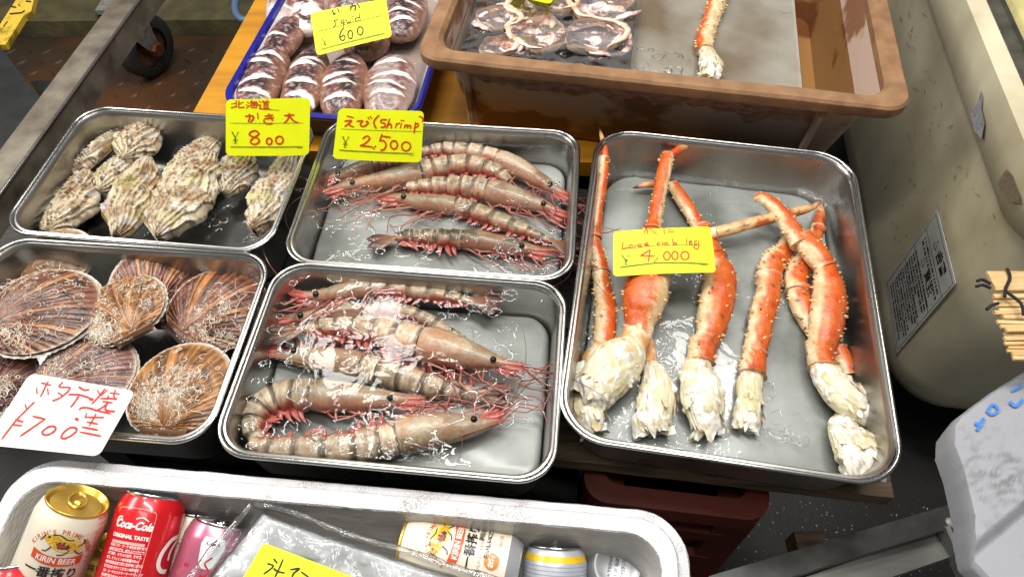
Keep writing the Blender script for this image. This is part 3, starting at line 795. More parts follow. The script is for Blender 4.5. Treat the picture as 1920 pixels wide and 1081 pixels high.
scallop('large brown scallop with a wide white lower edge, at the left', 190, 375, 238, -40, 480, .078, 25, -.05, .12, 0, 1.1)
scallop('purplish scallop at the left edge next to the white card', 10, 690, 145, -60, 830, .052, 26, 0, .1, 1, .6)
scallop('pinkish scallop directly behind the white card', 395, 670, 205, 190, 760, .055, 27, 0, .1, 1, .9)
scallop('golden crusted scallop at the front right corner', 830, 735, 228, 740, 985, .056, 28, 0, 0, 2, 2.2)
# ------------------------------------------------------------------ shrimp
Z6, Z8 = ZM(530, 190, 3.088), ZM(400, 480, 2.513)
TAN, OLIVE, BAND, PINK = C(208, 186, 160), C(150, 140, 106), C(66, 46, 30), C(150, 50, 44)
def shrimp(label, zf, zs, tail, head, belly, z, seed, tone=0, fan=True, legs=1.0, spread=1.0, reach=1.0, swim=1.0, hidden=0, depth=.95):
    """tail: spine (x,y,w) from tail base to carapace; head: carapace to beak tip; belly: +1 = right of travel (tail->head)"""
    rnd = random.Random(seed)
    base = mix(TAN, OLIVE, tone) if tone < 1 else C(70, 66, 44)
    def conv(pts):
        out = []
        for x, y, w in pts:
            px, py = zf(x, y); s = S(px, py, z)/zs; q = P(px, py, z); out.append((q.x, q.y, q.z, w*s*.50))
        return out
    tp, hp = conv(tail), conv(head)
    t = thing('shrimp', label, 'shrimp', (tp[len(tp)//2][0], tp[len(tp)//2][1], z-.012), 'shrimp in the steel trays')
    def frame(pts, i):
        tg = (pts[min(i+1, len(pts)-1)]-pts[max(i-1, 0)]).normalized(); sd = tg.cross(V((0, 0, 1))).normalized(); return tg, sd*belly
    # --- abdomen with overlapping rings
    n = 132; q = spline(tp, n); ab = [V(p[:3]) for p in q]; ar = [p[3] for p in q]; NS = 6
    f_ = lambda tt: (tt*NS) % 1
    def bodycol(tt, a, p, seg=True):
        bel = math.cos(a)*belly           # +1 belly side
        g = FR(p, 60, seed); c = mix(base, C(212, 186, 150), sst(-.1, .5, g)*.7)
        c = mix(c, C(92, 70, 46), sst(.25, .5, noise.noise(p*330))*.55)
        c = mix(c, C(226, 206, 176), sst(.58, .66, f_(tt))*sst(.74, .68, f_(tt))*.5)
        f = (tt*NS) % 1
        if seg:
            c = mix(c, BAND, (sst(.70, .86, f)*.78+sst(.10, .0, f)*.35)*sst(.95, .3, bel))
            c = mix(c, C(150, 108, 70), sst(.3, .1, abs(f-.45))*.25)
        c = mix(c, C(196, 136, 108), sst(.35, .8, bel+g*.4)*.75)
        c = mix(c, C(74, 60, 40), sst(.12, .4, FR(p, 75, seed+21))*.5)
        c = mix(c, PINK, sst(.70, .98, bel+g*.4)*.8)
        return c
    rad = []
    for i in range(n):
        f = (i/(n-1)*NS) % 1
        rad.append(ar[i]*(1.06-.15*f**2.2))
    m = M(); m.sweep(ab, rad, 22, bodycol, depth, disp=lambda tt, a, p: FR(p, 80, seed)*.07+.20*max(0, math.cos(a)*belly)*(math.sin(PI*((tt*NS) % 1))-.4))
    keep(m.build('abdomen', SHRIMP), t)
    # --- carapace and beak
    n2 = 44; q = spline(hp, n2); hb = [V(p[:3]) for p in q]; hr = [max(p[3], .0007)*(1+.10*math.sin(PI*min(1, i/(n2*.8)))) for i, p in enumerate(q)]
    def headcol(tt, a, p):
        bel = math.cos(a)*belly; g = FR(p, 50, seed+3)
        c = mix(mix(base, OLIVE, .3), C(188, 144, 108), sst(-.05, .45, g))
        c = mix(c, C(96, 72, 46), sst(.5, .95, math.sin(a))*.25+.4*math.exp(-((a-1.0)/.12)**2)*.5)
        c = mix(c, mix(C(96, 82, 50), C(136, 72, 44), .5), sst(.15, .5, FR(p, 38, seed+8))*.55)
        c = mix(c, C(188, 118, 96), sst(.3, .8, bel)*.6)
        c = mix(c, C(186, 78, 60), sst(.62, .95, tt)*.75)
        return c
    m = M(); m.sweep(hb, hr, 22, headcol, depth, disp=lambda tt, a, p: FR(p, 60, seed+1)*.05+.05*math.exp(-((tt-.10)/.05)**2))
    cp_ = keep(m.build('carapace', SHRIMP), t)
    # toothed beak along the dorsal edge
    m = M(); tg, sd = frame(hb, int(n2*.6)); i0 = int(n2*.50)
    bp = []; L = (hb[-1]-hb[i0]).length
    for k in range(10):
        f = k/9; i = min(n2-1, i0+int((n2-1-i0)*f)); tg, sd = frame(hb, i)
        bp.append(hb[i]-sd*hr[i]*(.85-.3*f)+V((0, 0, hr[i]*.35))+tg*L*.10*f)
    m.sweep(bp, [.0016*(1-.75*k/9) for k in range(10)], 6, lambda tt, a, p: mix(C(150, 96, 60), C(196, 70, 50), tt), 1.6)
    for k in range(1, 8):
        m.cone(bp[k], -sd*.9+tg*.8+V((0, 0, .4)), .0011, .004, C(120, 80, 52), 5)
    keep(m.build('rostrum', SHRIMP), t)
    # antennal scales: pink paddles beside the mouth
    for k in range(2):
        tg, sd = frame(hb, int(n2*.78)); p0 = hb[int(n2*.70)]+sd*hr[int(n2*.70)]*(.5+.5*k)+V((0, 0, .002-.003*k))
        dr = (tg+sd*(.10+.16*k)).normalized(); m = M(); ln = .030*(1-.15*k)
        m.sweep([p0+dr*ln*f for f in (0, .2, .45, .7, .9, 1)], [.0022, .0042, .005, .0045, .0026, .0008], 10, lambda tt, a, p: mix(C(196, 84, 70), C(150, 40, 36), tt*.8+FR(p, 200)*.4), .35)
        keep(m.build('antennal_scale', SHRIMP), t)
    # eye
    i = int(n2*.62); tg, sd = frame(hb, i); m = M()
    m.ball(hb[i]+sd*hr[i]*.25+V((0, 0, hr[i]*.95)), .0040, .0040, .0040, 12, 8, lambda d, p: C(18, 14, 12))
    keep(m.build('eye', mat_get('eye_black')), t)
    # --- tail fan
    if fan:
        tg, sd = frame(ab, 0); tg = (ab[2]-ab[0]).normalized(); p0 = ab[0]
        for k, (sp_, ln) in enumerate(((-.42, .036), (-.2, .040), (0, .034), (.2, .040), (.42, .036))):
            dr = (-tg+sd*sp_+V((0, 0, .06*(k % 2)))).normalized(); m = M()
            m.sweep([p0+dr*ln*f+V((0, 0, .0012*k)) for f in (-.1, .15, .4, .7, .9, 1)], [.0028, .004, .0056, .006, .0042, .0012], 10,
                    lambda tt, a, p: mix(mix(C(150, 104, 74), C(78, 44, 34), sst(.25, .7, tt)), C(150, 44, 36), sst(.75, 1, tt)*.5+FR(p, 120, seed)*.3), .3)
            keep(m.build('tail_blade', SHRIMP), t)
    # --- swimmerets under the abdomen
    for k in range(int(13*swim)):
        i = int(n*(.08+.066*k)); i = min(i, n-2); tg, sd = frame(ab, i); p0 = ab[i]+sd*ar[i]*.75-V((0, 0, ar[i]*.1))
        dr = (sd+tg*rnd.uniform(-.5, .5)+V((0, 0, rnd.uniform(-.1, .25)))).normalized(); ln = ar[i]*rnd.uniform(.7, 1.25)*spread; m = M()
        m.sweep([p0+dr*ln*f+tg*ln*.35*f*f for f in (0, .25, .5, .75, 1)], [.0022, .0036, .0034, .0022, .0005], 7, lambda tt, a, p: mix(C(150, 44, 40), C(204, 122, 104), tt*.6+FR(p, 240, seed)*.6), .5)
        keep(m.build('swimmeret', LEGM), t)
    # --- walking legs
    for k in range(int(10*legs)):
        f = .04+.085*k; i = min(n2-2, int(n2*f)); tg, sd = frame(hb, i)
        p0 = hb[i]+sd*hr[i]*.8-V((0, 0, hr[i]*.15))
        ang = rnd.uniform(.0, 1.1); L1, L2, L3 = [rnd.uniform(.016, .024)*reach for _ in range(3)]
        d1 = (tg*math.sin(1.2-ang)+sd*math.cos(1.2-ang)*.8+V((0, 0, .18))).normalized(); d2 = (tg*rnd.uniform(.5, 1)+sd*rnd.uniform(-.5, .6)+V((0, 0, -.05))).normalized(); d3 = (tg*rnd.uniform(-.3, .9)+sd*rnd.uniform(-.6, .9)+V((0, 0, -.1))).normalized()
        a1 = p0+d1*L1*.8; a2 = a1+d2*L2*1.2; a3 = a2+d3*L3
        sp_ = spline([tuple(p0), tuple(a1-d1*.002), tuple(a1+d2*.003), tuple(a2), tuple(a3)], 12)
        cc = mix(C(158, 62, 54), C(204, 142, 122), rnd.random()); m = M()
        m.sweep([V(x) for x in sp_], [.0016-.0011*j/11 for j in range(12)], 6, lambda tt, a, p, cc=cc: mix(cc, C(140, 44, 40), sst(.5, 1, math.sin(tt*19))*.4+FR(p, 200)*.3))
        keep(m.build('leg', LEGM), t)
    # --- long feelers
    for k in range(2):
        tg, sd = frame(hb, n2-3); p0 = hb[int(n2*.86)]; pts = [p0]; d = (tg+sd*rnd.uniform(-.5, .9)).normalized(); cu = rnd.uniform(-.16, .16)
        for j in range(26):
            d = (Matrix.Rotation(cu*.9, 3, 'Z') @ d).normalized(); pts.append(pts[-1]+d*.0048)
        zz = z+.012
        for j, p in enumerate(pts): p.z = min(p.z+.0008*j, zz)
        m = M(); m.sweep(pts, [.0007-.00045*j/26 for j in range(27)], 5, lambda tt, a, p: C(120, 72, 48))
        keep(m.build('feeler', LEGM), t)
    return t
_mc = {}
def mat_get(nm):
    if nm not in _mc: _mc[nm] = mat(nm, C(14, 12, 10), .1, coat=.5)
    return _mc[nm]
zt_ = .058
shrimp('shrimp at the back wall, its red belly facing front, head right', Z6, 3.088, [(800, 300, 60), (900, 280, 80), (1000, 280, 92), (1120, 300, 108), (1250, 335, 118)], [(1250, 335, 118), (1340, 375, 120), (1440, 430, 100), (1540, 490, 70), (1620, 530, 36), (1665, 548, 10)], 1, zt_+.004, 31, .1, fan=False, legs=1.2, reach=1.2)
shrimp('arched shrimp with its grey head pointing left under the 2,500 card', Z6, 3.088, [(1310, 470, 60), (1240, 410, 90), (1130, 375, 115), (1000, 370, 125), (880, 390, 125), (800, 410, 122)], [(800, 412, 122), (700, 430, 118), (600, 452, 100), (500, 468, 74), (380, 490, 56), (270, 515, 30), (200, 540, 8)], -1, zt_+.002, 32, .5, fan=False, legs=.9)
shrimp('banded shrimp across the tray middle with its grey head at the right wall', Z6, 3.088, [(720, 500, 60), (800, 495, 85), (900, 490, 110), (1010, 495, 130), (1100, 505, 140), (1190, 520, 146)], [(1190, 522, 148), (1290, 545, 140), (1400, 575, 112), (1500, 605, 76), (1590, 635, 36), (1660, 650, 8)], 1, zt_-.002, 33, .2, fan=False, legs=1.2, reach=1.3)
shrimp('olive headed shrimp lying between the banded one and the lowest one', Z6, 3.088, [(1560, 815, 40), (1480, 780, 60), (1380, 740, 84), (1250, 690, 104), (1120, 640, 112), (1000, 605, 112)], [(1000, 605, 112), (900, 595, 108), (800, 585, 92), (720, 570, 70), (620, 555, 44), (520, 548, 12)], -1, zt_-.006, 34, .75, legs=1.3, spread=1.2, reach=1.3)
shrimp('dark olive shrimp lowest in the tray, spread tail fan at left', Z6, 3.088, [(660, 795, 60), (730, 780, 84), (820, 785, 96), (930, 790, 106), (1050, 800, 118)], [(1050, 800, 120), (1140, 810, 118), (1260, 830, 108), (1370, 850, 84), (1480, 862, 46), (1590, 862, 8)], 1, zt_-.004, 35, 1, legs=1.3, spread=1.5, reach=1.2)
shrimp('dull brown shrimp at the left wall under the corner of the 2,500 card', Z6, 3.088, [(760, 350, 60), (680, 350, 80), (600, 360, 90), (520, 375, 95)], [(520, 375, 95), (440, 395, 85), (360, 420, 66), (290, 440, 40), (235, 455, 12)], -1, zt_-.004, 36, .8, fan=False, legs=.6, swim=.4)
zb_ = .063
shrimp('small shrimp along the back rim with a black tail at right', Z8, 2.513, [(1215, 212, 40), (1150, 200, 56), (1060, 182, 66), (950, 165, 74), (840, 152, 80), (740, 150, 86)], [(740, 150, 86), (660, 158, 84), (580, 172, 70), (500, 188, 52), (430, 180, 26), (350, 150, 6)], -1, zb_+.004, 41, .3, legs=1.3, spread=1.2, reach=1.4)
shrimp('striped slim shrimp partly hidden behind the largest one', Z8, 2.513, [(1180, 392, 36), (1100, 350, 54), (1010, 300, 64), (900, 258, 68), (800, 250, 72), (700, 260, 78)], [(700, 260, 78), (620, 262, 80), (520, 270, 72), (430, 285, 56), (340, 295, 30), (260, 300, 8)], -1, zb_-.006, 42, .3, legs=.5, fan=False)
shrimp('largest shrimp, arched over the tray middle with an orange beak at right', Z8, 2.513, [(430, 350, 50), (520, 335, 80), (620, 335, 104), (730, 345, 128), (850, 370, 150), (980, 410, 165)], [(980, 412, 168), (1070, 430, 162), (1170, 455, 140), (1260, 480, 98), (1340, 500, 58), (1410, 510, 36), (1470, 515, 10)], 1, zb_+.006, 43, .15, legs=1.3, reach=1.35)
shrimp('shrimp lying belly up beneath the largest one, red swimmerets showing', Z8, 2.513, [(1240, 650, 60), (1150, 640, 84), (1050, 615, 110), (920, 580, 124), (800, 545, 130), (700, 520, 130)], [(700, 520, 130), (600, 500, 125), (500, 485, 110), (400, 475, 80), (310, 470, 40), (220, 465, 10)], 1, zb_-.008, 44, .1, legs=1.3, spread=1.5, swim=1, fan=True)
shrimp('curled shrimp at the left wall with a pink beak pointing right', Z8, 2.513, [(230, 890, 60), (190, 820, 96), (205, 740, 124), (270, 680, 140), (370, 650, 150), (470, 655, 146)], [(470, 655, 146), (560, 660, 140), (660, 665, 124), (760, 672, 96), (860, 675, 64), (930, 672, 44), (1000, 668, 12)], 1, zb_, 45, .2, legs=1.2, fan=False, spread=1.2)
shrimp('shrimp nearest the front rim with its round eye and red beak', Z8, 2.513, [(180, 880, 60), (280, 905, 90), (400, 905, 112), (540, 905, 130), (680, 895, 146), (790, 875, 160), (870, 852, 172)], [(870, 850, 176), (960, 830, 172), (1060, 815, 150), (1160, 805, 118), (1250, 795, 78), (1320, 780, 44), (1372, 772, 10)], -1, zb_+.004, 46, .05, legs=1.2, reach=1.3, fan=False)
# ------------------------------------------------------------------ squid
ZQ = ZM(400, 0, 3.602)
def squid(label, top, bot, w, z, seed, cuts=4, tone=0, pale=0):
    a, b = P(*ZQ(*top), z), P(*ZQ(*bot), z); px, py = ZQ((top[0]+bot[0])/2, (top[1]+bot[1])/2)
    L = (b-a).length; hw = w*1.08/3.602*S(px, py, z)/2; c = (a+b)/2
    ex = (b-a).normalized(); ez = V((0, 0, 1)); ey = ez.cross(ex)
    Rt = Matrix((ex, ey, ez)).transposed(); m = M(); rows = []; nu, nv = 110, 64
    cc = [(.14+.72*(i+.5)/max(1, cuts)+N((i*1.7, seed*1.3, .5), 1)*.12, max(.05, .45+.9*N((i*2.3, seed*.7, 9.5), 1))) for i in range(cuts)]
    for i in range(nu+1):
        u = i/nu; row = []; prof = max(0, math.sin(PI*u))**.30
        for j in range(nv):
            an = 2*PI*j/nv; cs, sn = math.cos(an), math.sin(an)
            x = (u-.5)*L; y = cs*hw*prof; zz = sn*hw*prof*.6*(1+.25*N((x*22, cs, seed), 1)); y *= 1+.10*N((x*28, seed, 2), 1)
            g = FR((x, y, seed), 38, seed); g2 = FR((x, y, seed), 140, seed+3)
            col = mix(C(104, 64, 64), C(50, 30, 36), sst(-.2, .3, g))
            col = mix(col, C(34, 26, 30), sst(.42, .08, abs(cs+.35*N((x*30, seed, 1.5), 1)))*.75*sst(-.35, .1, FR((x, y, seed), 22, 5)))
            col = mix(col, C(40, 28, 30), sst(.08, .24, N((x*.5, y*2, seed), 30, seed))*.8)
            col = mix(col, C(206, 180, 172), sst(.15, .45, g2)*.45)
            col = mix(col, C(168, 120, 92), sst(.4, .9, abs(cs))*.5)
            if pale: col = mix(col, C(226, 206, 200), sst(-.35, .1, g)*pale)
            k = 0
            if sn > 0:
                for q, (cu, wd) in enumerate(cc):
                    yy = (cs-.6*N((q*1.9, seed*.7, 3.5), 1)); ce = cu+.10*N((q, seed*.9, 7.5), 1)*cs+.07*cs*cs+.015*N((cs*3, q, seed), 1)
                    half = .036*max(0, 1-(yy/(.72+.2*wd))**2)*(.5+wd)
                    k = max(k, sst(half, half*.72, abs(u-ce)) if half > .002 else 0)
            col = mix(col, C(238, 230, 222), k*.95)
            zz -= k*.0016
            zz += FR((x, y, seed), 60, 4)*.0016
            row.append((c+Rt@V((x, y, zz)), col))
        rows.append(row)
    m.grid(rows, True)
    return tag(m.build('squid', SQUID), label, 'squid', 'squid in the white tray')
zq = .040
squid('front row squid nearest the blue left edge with four broad white cuts', (410, 330), (245, 760), 300, zq, 51, 4)
squid('front row squid behind the 800 yen card', (690, 350), (560, 770), 275, zq, 52, 4)
squid('front row squid with a dark stripe, between the 800 and 2,500 cards', (930, 390), (845, 790), 300, zq, 53, 4)
squid('reddish front row squid at the right edge of the tray', (1230, 400), (1150, 800), 325, zq, 54, 4, pale=.3)
squid('brown squid lying behind the leftmost front squid', (560, 130), (400, 400), 220, zq+.004, 55, 1)
squid('pinkish squid at the top left of the white tray', (500, -80), (440, 170), 210, zq, 56, 2, pale=.6)
squid('very pale squid at the left edge of the 600 yen card', (660, -60), (620, 230), 200, zq+.004, 57, 1, pale=1.4)
squid('dark squid with white cuts at the top right of the white tray', (1330, -60), (1260, 270), 280, zq, 58, 4)
squid('dark squid mostly hidden under the 600 yen card', (1080, 130), (1000, 390), 300, zq-.004, 59, 0)
squid('squid behind the 600 yen card at the top of the photo', (950, -160), (900, 120), 280, zq, 60, 2, pale=.3)
# ------------------------------------------------------------------ price cards with handwriting
ZA, ZK, ZW, ZI = ZM(400, 160, 4.571), ZM(1120, 400, 8), ZM(0, 680, 5.689), ZM(400, 830, 3.84)
RINK, BINK, GINK, LINK = C(206, 58, 16), C(22, 22, 20), C(40, 62, 34), C(70, 74, 40)
def circ(cx, cy, rx, ry, n=14): return [(cx+rx*math.cos(2*PI*i/n-1.6), cy+ry*math.sin(2*PI*i/n-1.6)) for i in range(n+1)]
def card(label, zf, zs, quad, zz, strokes, mt, rad=.09, bend=.003, thick=.0008, group='yellow price cards'):
    """quad: TL TR BR BL in zoom coords, zz: their heights.  strokes: (colour, width_px, points)"""
    q = [P(*zf(x, y), z) for (x, y), z in zip(quad, zz)]
    c = sum(q, V())/4
    ex = ((q[1]-q[0])+(q[2]-q[3])).normalized(); ey = ((q[0]-q[3])+(q[1]-q[2])); ey = (ey-ex*ey.dot(ex)).normalized(); nz = ex.cross(ey)
    loc = []
    for p in q: d = p-c; loc.append((d.dot(ex), d.dot(ey)))
    t = thing('price_card', label, 'price card', tuple(c), group)
    W = max(x for x, y in loc)-min(x for x, y in loc)
    def bow(x): return bend*(1-(2*x/W)**2)
    def world(x, y, o): return c+ex*x+ey*y+nz*(bow(x)+o)
    # outline with rounded corners in bilinear space
    def bil(u, v):
        a = (loc[3][0]*(1-u)+loc[2][0]*u, loc[3][1]*(1-u)+loc[2][1]*u); b = (loc[0][0]*(1-u)+loc[1][0]*u, loc[0][1]*(1-u)+loc[1][1]*u)
        return (a[0]*(1-v)+b[0]*v, a[1]*(1-v)+b[1]*v)
    asp = ((q[1]-q[0]).length/(q[0]-q[3]).length); ru, rv = rad/asp, rad
    out = []
    for k, (cx, cy) in enumerate(((1-ru, 1-rv), (ru, 1-rv), (ru, rv), (1-ru, rv))):
        for i in range(6):
            a = PI/2*(k+i/5); out.append((cx+math.cos(a)*ru, cy+math.sin(a)*rv))
    m = M(); n = 24; top = []; bot = []
    # strips along u so that the card can bow
    def vr(u):
        if u < ru: d = rv*(1-math.sqrt(max(0, 1-((ru-u)/ru)**2)))
        elif u > 1-ru: d = rv*(1-math.sqrt(max(0, 1-((u-1+ru)/ru)**2)))
        else: d = 0
        return d, 1-d
    us = [ru*(1-math.cos(PI/2*i/6)) for i in range(6)]+[ru+(1-2*ru)*i/n for i in range(n+1)]+[1-ru*(1-math.cos(PI/2*i/6)) for i in range(5, -1, -1)]
    rows = []
    for u in us:
        lo, hi = vr(u); r = []
        for o in (0, -thick):
            for v in ((lo, hi) if o == 0 else (hi, lo)):
                x, y = bil(u, v); r.append((world(x, y, o), (1, 1, 1)))
        rows.append(r)
    ix = m.grid(rows, True); m.face(*ix[0]); m.face(*reversed(ix[-1]))
    keep(m.build('card_sheet', mt, smooth=False), t)
    # ink
    m = M(); D = CAMP
    k = 0
    for colr, wpx, pts in strokes:
        if len(pts) > 2: pts = spline(pts, max(len(pts)*4, 10))
        uv = []
        for x, y in pts:
            d = ray(*zf(x, y)); tt = (c-CAMP).dot(nz)/d.dot(nz); h = CAMP+d*tt-c; uv.append(V((h.dot(ex), h.dot(ey))))
        s = (c-CAMP).length/F/zs; wd = wpx*1.12*s/2; off = .00035+.00003*(k % 9); k += 1
        L = []
        dens = []
        for i in range(len(uv)-1):
            ns = max(1, int((uv[i+1]-uv[i]).length/.004))
            for j in range(ns): dens.append(uv[i].lerp(uv[i+1], j/ns))
        dens.append(uv[-1]); uv = dens
        rows = []
        for i, p in enumerate(uv):
            tg = uv[min(i+1, len(uv)-1)]-uv[max(i-1, 0)]
            if tg.length < 1e-9: tg = V((1, 0))
            tg.normalize(); nn = V((-tg.y, tg.x)); f = i/max(1, len(uv)-1)
            ww = wd*(1+.25*N((p.x*400, p.y*400, k), 1))*(1 if 0 < i < len(uv)-1 else .7)
            if i == 0: p = p-tg*wd*.6
            if i == len(uv)-1: p = p+tg*wd*.6
            rows.append([(world(*(p+nn*ww), off), colr), (world(*(p-nn*ww), off), colr)])
        if len(rows) > 1: m.grid(rows)
    keep(m.build('handwriting', INK, smooth=False), t)
    return t
R_, B_, G_, L_ = RINK, BINK, GINK, LINK
def st(c, w, *ss): return [(c, w, s) for s in ss]
oyst = (st(R_, 9, [(160, 158), (205, 150)], [(200, 125), (200, 185)], [(155, 190), (205, 178)], [(225, 130), (222, 180), (240, 188), (270, 182)], [(228, 158), (262, 140)],
        [(295, 138), (308, 150)], [(288, 162), (300, 170)], [(290, 192), (312, 172)], [(335, 125), (320, 150)], [(325, 140), (380, 138)], [(335, 150), (330, 188)], [(330, 188), (378, 188)], [(378, 188), (386, 150)], [(386, 150), (335, 150)], [(318, 168), (392, 165)], [(357, 150), (353, 188)],
        [(400, 130), (412, 142)], [(398, 165), (412, 165), (405, 185)], [(400, 195), (440, 199), (490, 200)], [(430, 125), (440, 135)], [(470, 122), (460, 135)], [(422, 140), (487, 138)], [(440, 148), (440, 188)], [(440, 188), (475, 188)], [(475, 188), (475, 148)], [(440, 148), (475, 148)], [(440, 160), (475, 160)], [(440, 174), (475, 174)])
    + st(R_, 12, [(280, 262), (335, 258), (350, 266), (345, 290), (325, 312)], [(315, 245), (318, 275), (305, 310)], [(385, 235), (390, 280)],
        [(450, 260), (515, 250)], [(445, 283), (522, 272)], [(480, 240), (500, 275), (515, 298)], [(440, 292), (445, 312), (470, 324), (510, 322)],
        [(615, 255), (695, 250)], [(655, 238), (645, 285), (615, 318)], [(660, 265), (690, 300), (728, 318)])
    + st(R_, 13, [(395, 402), (365, 385), (325, 398), (315, 420), (345, 437), (385, 450), (400, 475), (370, 500), (335, 495), (325, 475), (350, 445), (385, 425), (398, 405)], circ(485, 475, 23, 27), circ(572, 465, 31, 33))
    + st(L_, 3, [(470, 202), (572, 211)], [(145, 322), (770, 320)], [(148, 522), (770, 520)], [(150, 528), (770, 527)], [(720, 535), (765, 535)])
    + st(G_, 10, [(165, 400), (190, 445)], [(190, 445), (192, 492)]) + st(G_, 4, [(218, 400), (192, 445)], [(172, 462), (212, 460)], [(172, 474), (212, 472)], [(176, 494), (208, 493)], [(158, 399), (176, 399)], [(206, 399), (220, 399)]))
card('yellow card with 800 in red, between the oyster tray and the squid', ZA, 4.571, [(108, 122), (832, 106), (820, 600), (108, 600)], (.160, .160, .092, .092), oyst, CARDY)
shr = (st(R_, 12, [(1150, 262), (1205, 272)], [(1130, 305), (1190, 300), (1130, 350)], [(1160, 328), (1182, 345), (1207, 352)],
        [(1235, 305), (1285, 300), (1265, 325), (1272, 345), (1300, 345), (1325, 325), (1315, 300), (1338, 322)], [(1330, 270), (1340, 285)], [(1348, 262), (1360, 278)], [(1425, 252), (1385, 295), (1383, 330), (1400, 362)],
        [(1490, 290), (1450, 290), (1440, 310), (1475, 325), (1475, 350), (1440, 355)], [(1515, 285), (1490, 360)], [(1497, 342), (1520, 325), (1530, 345), (1528, 362)], [(1575, 320), (1565, 360)], [(1570, 337), (1602, 318)], [(1615, 325), (1605, 362)], [(1610, 297), (1637, 300)],
        [(1645, 335), (1640, 362)], [(1645, 347), (1665, 337), (1668, 362)], [(1668, 347), (1690, 340), (1695, 366)], [(1735, 315), (1722, 405)], [(1730, 332), (1755, 327), (1755, 350), (1722, 364)], [(1765, 265), (1795, 280), (1795, 315)])
    + st(R_, 13, [(1285, 452), (1320, 430), (1345, 450), (1310, 490), (1264, 514)], [(1264, 514), (1330, 518), (1370, 525)], [(1395, 515), (1378, 540)], [(1450, 415), (1430, 470)], [(1430, 470), (1465, 470), (1485, 505), (1470, 540), (1440, 552)], [(1450, 430), (1520, 440)], circ(1552, 505, 29, 35), circ(1655, 520, 37, 38))
    + st(L_, 3, [(1098, 372), (1790, 395)], [(1075, 550), (1722, 580)], [(1078, 557), (1722, 588)], [(1680, 597), (1718, 599)])
    + st(G_, 10, [(1112, 440), (1135, 485)], [(1135, 485), (1130, 526)]) + st(G_, 4, [(1165, 440), (1138, 485)], [(1115, 492), (1155, 496)], [(1113, 505), (1153, 508)], [(1105, 439), (1124, 440)], [(1152, 440), (1168, 441)], [(1118, 527), (1144, 529)]))
card('yellow card with 2,500 in red, standing on the shrimp', ZA, 4.571, [(1075, 196), (1806, 222), (1780, 660), (1022, 628)], (.150, .150, .088, .088), shr, CARDY)
sq = (st(B_, 8, [(805, 75), (815, 105), (825, 95)], [(840, 65), (850, 90)], [(925, 55), (960, 45), (955, 78)], [(940, 35), (925, 78)], [(970, 30), (990, 60)])
    + st(B_, 5, [(842, 140), (815, 147), (830, 165), (813, 190)], [(880, 140), (862, 150), (866, 165), (882, 155)], [(884, 140), (880, 190)], [(900, 140), (905, 160), (922, 155)], [(925, 135), (926, 160)], [(940, 130), (945, 155)], [(932, 118), (952, 115)], [(985, 125), (962, 130), (962, 150), (985, 145)], [(985, 95), (992, 142)])
    + st(B_, 7, [(880, 195), (858, 230), (855, 265), (875, 280), (890, 262), (880, 245), (858, 258)], circ(925, 240, 16, 28), circ(992, 215, 19, 28))
    + st(L_, 2.5, [(708, 218), (1140, 108)], [(725, 335), (1165, 225)], [(727, 341), (1160, 232)]) + st(G_, 6, [(735, 265), (752, 290)], [(752, 290), (757, 316)]) + st(G_, 3, [(768, 258), (753, 290)], [(738, 300), (770, 293)], [(740, 308), (772, 301)]))
card('yellow card with 600 in black, lying tilted on the squid', ZQ, 3.602, [(655, 95), (1165, -8), (1206, 252), (698, 376)], (.115, .115, .078, .078), sq, CARDY)
crb = (st(R_, 15, [(690, 275), (740, 265), (748, 290), (735, 322)], [(725, 255), (690, 330)], [(790, 255), (885, 325)], [(990, 240), (995, 330)], [(1050, 262), (1120, 255)], [(1045, 298), (1140, 290)])
    + st(R_, 16, [(385, 440), (372, 500), (385, 535), (450, 520)], [(510, 480), (475, 495), (475, 525), (505, 518)], [(518, 480), (530, 522)], [(550, 490), (560, 522)], [(555, 500), (592, 488)], [(640, 470), (605, 485), (615, 510), (645, 495)], [(648, 470), (662, 545)], [(700, 485), (750, 478), (735, 455), (705, 475), (715, 500), (765, 490)],
        [(932, 455), (890, 468), (892, 490), (930, 490)], [(960, 455), (970, 495)], [(965, 470), (998, 455)], [(1040, 450), (1010, 465), (1015, 490), (1040, 485)], [(1047, 450), (1058, 492)], [(1120, 390), (1130, 490)], [(1130, 470), (1165, 450), (1182, 475), (1135, 492)],
        [(1335, 380), (1330, 480)], [(1375, 450), (1410, 440), (1395, 420), (1370, 445), (1385, 475), (1422, 465)], [(1490, 420), (1450, 435), (1455, 470), (1495, 460)], [(1515, 420), (1515, 510), (1490, 545), (1440, 522), (1455, 495)])
    + st(R_, 20, [(785, 560), (640, 645)], [(640, 645), (850, 655)], [(785, 560), (760, 735)], [(900, 680), (845, 745)], circ(1035, 650, 48, 62), circ(1155, 645, 46, 62), circ(1305, 645, 60, 62))
    + st(L_, 6, [(330, 542), (600, 520), (870, 495), (1250, 487), (1640, 484)], [(335, 820), (650, 785), (980, 758), (1660, 768)], [(338, 808), (650, 775), (980, 748), (1655, 757)], [(1540, 780), (1650, 786)])
    + st(G_, 20, [(370, 645), (425, 705)], [(428, 705), (425, 770)]) + st(G_, 8, [(470, 640), (430, 705)], [(385, 712), (460, 702)], [(385, 730), (460, 720)], [(358, 645), (385, 642)], [(455, 638), (480, 634)], [(405, 772), (445, 771)]))
card('yellow card with 4,000 in red, lying on the crab legs', ZK, 8, [(240, 275), (1702, 200), (1778, 885), (235, 945)], (.104, .104, .088, .088), crb, mat('lime_card', C(216, 236, 0), .55, nscale=30, ncol=C(206, 226, 0), namt=.5))
WCARD = mat('white_card', C(236, 228, 212), .5, nscale=20, ncol=C(226, 214, 192), namt=.6)
wred = C(200, 24, 34)
